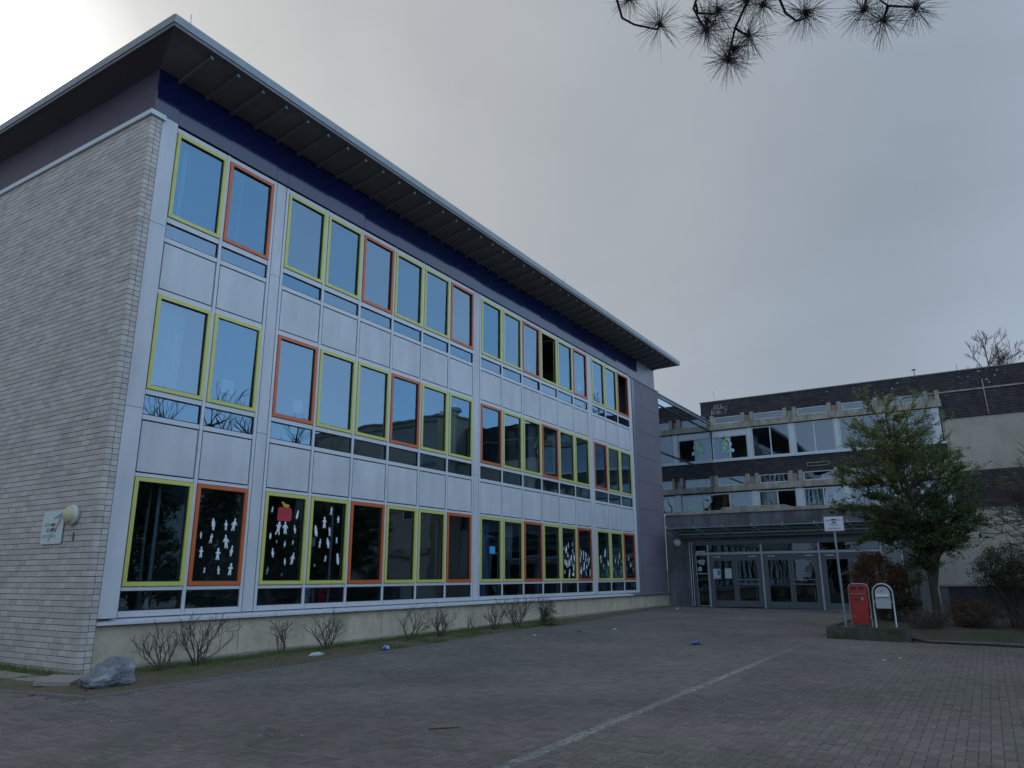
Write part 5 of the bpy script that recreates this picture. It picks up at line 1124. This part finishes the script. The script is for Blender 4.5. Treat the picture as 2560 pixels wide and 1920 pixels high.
for (a_, h_) in ((0.5, 5.5), (2.2, 6.2), (3.6, 7.0), (4.8, 7.8), (1.2, 8.4), (5.6, 5.9), (0, 9.6), (2, 9.9)):
    for _ in range(14):
        f_ = rs.uniform(.4, 1.05); c = Vector((-3.35+math.cos(a_)*2.2*f_+rs.gauss(0, .2), -16.5-abs(math.sin(a_))*1.9*f_+rs.gauss(0, .2), h_+.25+rs.gauss(0, .2)))
        for _2 in range(40):
            d = Vector((rs.gauss(0, 1), rs.gauss(0, 1), rs.gauss(0, 1))).normalized()*rs.uniform(.08, .16); q.poly([c, c+d+Vector((.003, 0, .003)), c+d-Vector((.003, 0, .003))])
obj('crown', q, M_needle, t)

# ------------------------------------------------------------------ what stands across the yard (seen mirrored in the windows)
Hb = thing('hall_block', 'beige rendered hall with a dark shingle band right of the shingled block', 'building', (36, -24, .2))
obj('wall', MB().box(31.5, 46, -31, -17.85, .0, 12.2), M_beige, Hb); obj('parapet', MB().box(31.4, 46.1, -31.1, -17.75, 12.2, 12.32), M_oldconc, Hb)
for k in range(3):
    f = obj('window', MB().box(31.44, 31.5, -20.4-k*3.2, -18.4-k*3.2, 5.2, 6.8), M_white, Hb); p = obj('pane', MB().box(31.42, 31.438, -20.3-k*3.2, -18.5-k*3.2, 5.3, 6.7), M_black); p.parent = f
for k in range(4): obj('concrete_band', MB().box(31.30, 31.498, -31, -17.85, 2.9+k*3.3-.0, 3.3+k*3.3) if k < 1 else MB().box(31.40, 31.498, -31, -17.85, 2.9+k*3.0, 3.05+k*3.0), M_oldconc, Hb)
obj('roof_stack', MB().lathe([(0, 0), (.5, 0), (.5, .7), (.75, .75), (.75, .95), (0, 1.05)], (35, -19.5, 12.3), 'z', 16), M_silver, Hb)
t = thing('low_hall', 'long low hall with dark shingled roof across the yard', 'building', (30, -40, 0))
obj('wall', MB().box(24, 44, -52, -31.2, -.2, 7.2), M_beige, t); obj('roof', MB().prism([(-31.0, 7.0), (-52.2, 7.0), (-52.2, 8.2), (-41, 10.4), (-31.0, 8.2)], 23.8, 44.2, 'x'), M_shingle2, t)
t = thing('roof_lamp', 'dish-shaped lamp on a thin pole above the hall roof', 'lamp', (33.6, -19.0, 12.3))
obj('pole', MB().tube([(33.6, -19.0, 12.3), (33.6, -19.0, 14.2)], .05, 8), M_zinc, t); obj('lamp_head', MB().lathe([(.08, 0), (.12, .15), (.62, .28), (.60, .38), (.35, .55), (0, .60)], (33.6, -19.0, 14.15), 'z', 18), M_zinc, t)
for k, (x, y, s_) in enumerate(((24.2, -25.0, 51), (26.6, -24.8, 52), (28.8, -25.2, 53), (21.6, -24.8, 54), (19.0, -24.6, 56), (16.2, -24.8, 57))):
    lab = ['first', 'second', 'third', 'fourth', 'fifth', 'sixth'][k]
    mb = MB(); rs = random.Random(s_); mb.tube([(x, y, -.2), (x+.1, y, 3), (x+.3, y+.1, 10.2)], [.30, .26, .19], 8)
    for j in range(9):
        a = rs.uniform(0, 6.283); grow(mb, Vector((x+.28, y+.09, rs.uniform(8.4, 10.2))), Vector((math.cos(a)*.6, math.sin(a)*.6, 1)), rs.uniform(.9, 1.3), .05, 2, rs, .35, .4, None, .2, 4, (2, 3), .65, .012)
    tag(obj('pollarded_tree', mb, M_bark), 'leafless pollarded plane tree across the yard behind the camera', 'tree', 'pollarded trees across the yard')
for k, (x, y, h_, r_c) in enumerate(((9.5, -19.5, 6.3, 2.0), (13.0, -20.0, 6.8, 2.2), (16.8, -20.2, 6.2, 2.2), (20.6, -20.6, 6.6, 2.1), (6.0, -20.5, 7.0, 2.2), (24.3, -21.0, 5.9, 2.0), (2.5, -21.5, 6.6, 2.1))):
    rs = random.Random(200+k); t = thing('yew_tree', 'dark dense evergreen tree across the yard behind the camera', 'tree', (x, y, 0), 'evergreen trees across the yard')
    obj('trunk', MB().tube([(x, y, -.2), (x, y, h_*.9)], [.2, .03], 7), M_bark, t); q = MB(); cs = []
    for _ in range(420):
        z_ = rs.uniform(.12, 1)*h_; rr_ = r_c*(1.1-z_/h_*.85)*rs.uniform(.3, 1.05); a = rs.uniform(0, 6.283); cs.append((x+math.cos(a)*rr_, y+math.sin(a)*rr_, z_))
    leaves(q, cs, 9000, .16, .19, rs, asp=.6); obj('crown', q, M_dark, t, tint=True)

rs = random.Random(400); yews = [o for o in bpy.data.objects if o.name.startswith('yew_tree')]
for k in range(17):
    src = yews[k % len(yews)]; x = -38+rs.uniform(-3, 3); y = -46+k*4.4
    c = src.copy(); col.objects.link(c); sc_ = rs.uniform(1.2, 1.7); c.scale = (sc_, sc_, sc_); c.location = (x, y, -.2)
    c['label'] = 'tall dark evergreen tree beyond the west side of the yard'; c['group'] = 'evergreen trees west of the yard'
    for ch in list(src.children):
        d = ch.copy(); col.objects.link(d); d.parent = c

for o in BASES:
    if '_b' in o: del o['_b']
print('objects', len(bpy.data.objects), 'pavers', len(cells), 'bricks', len(bl))
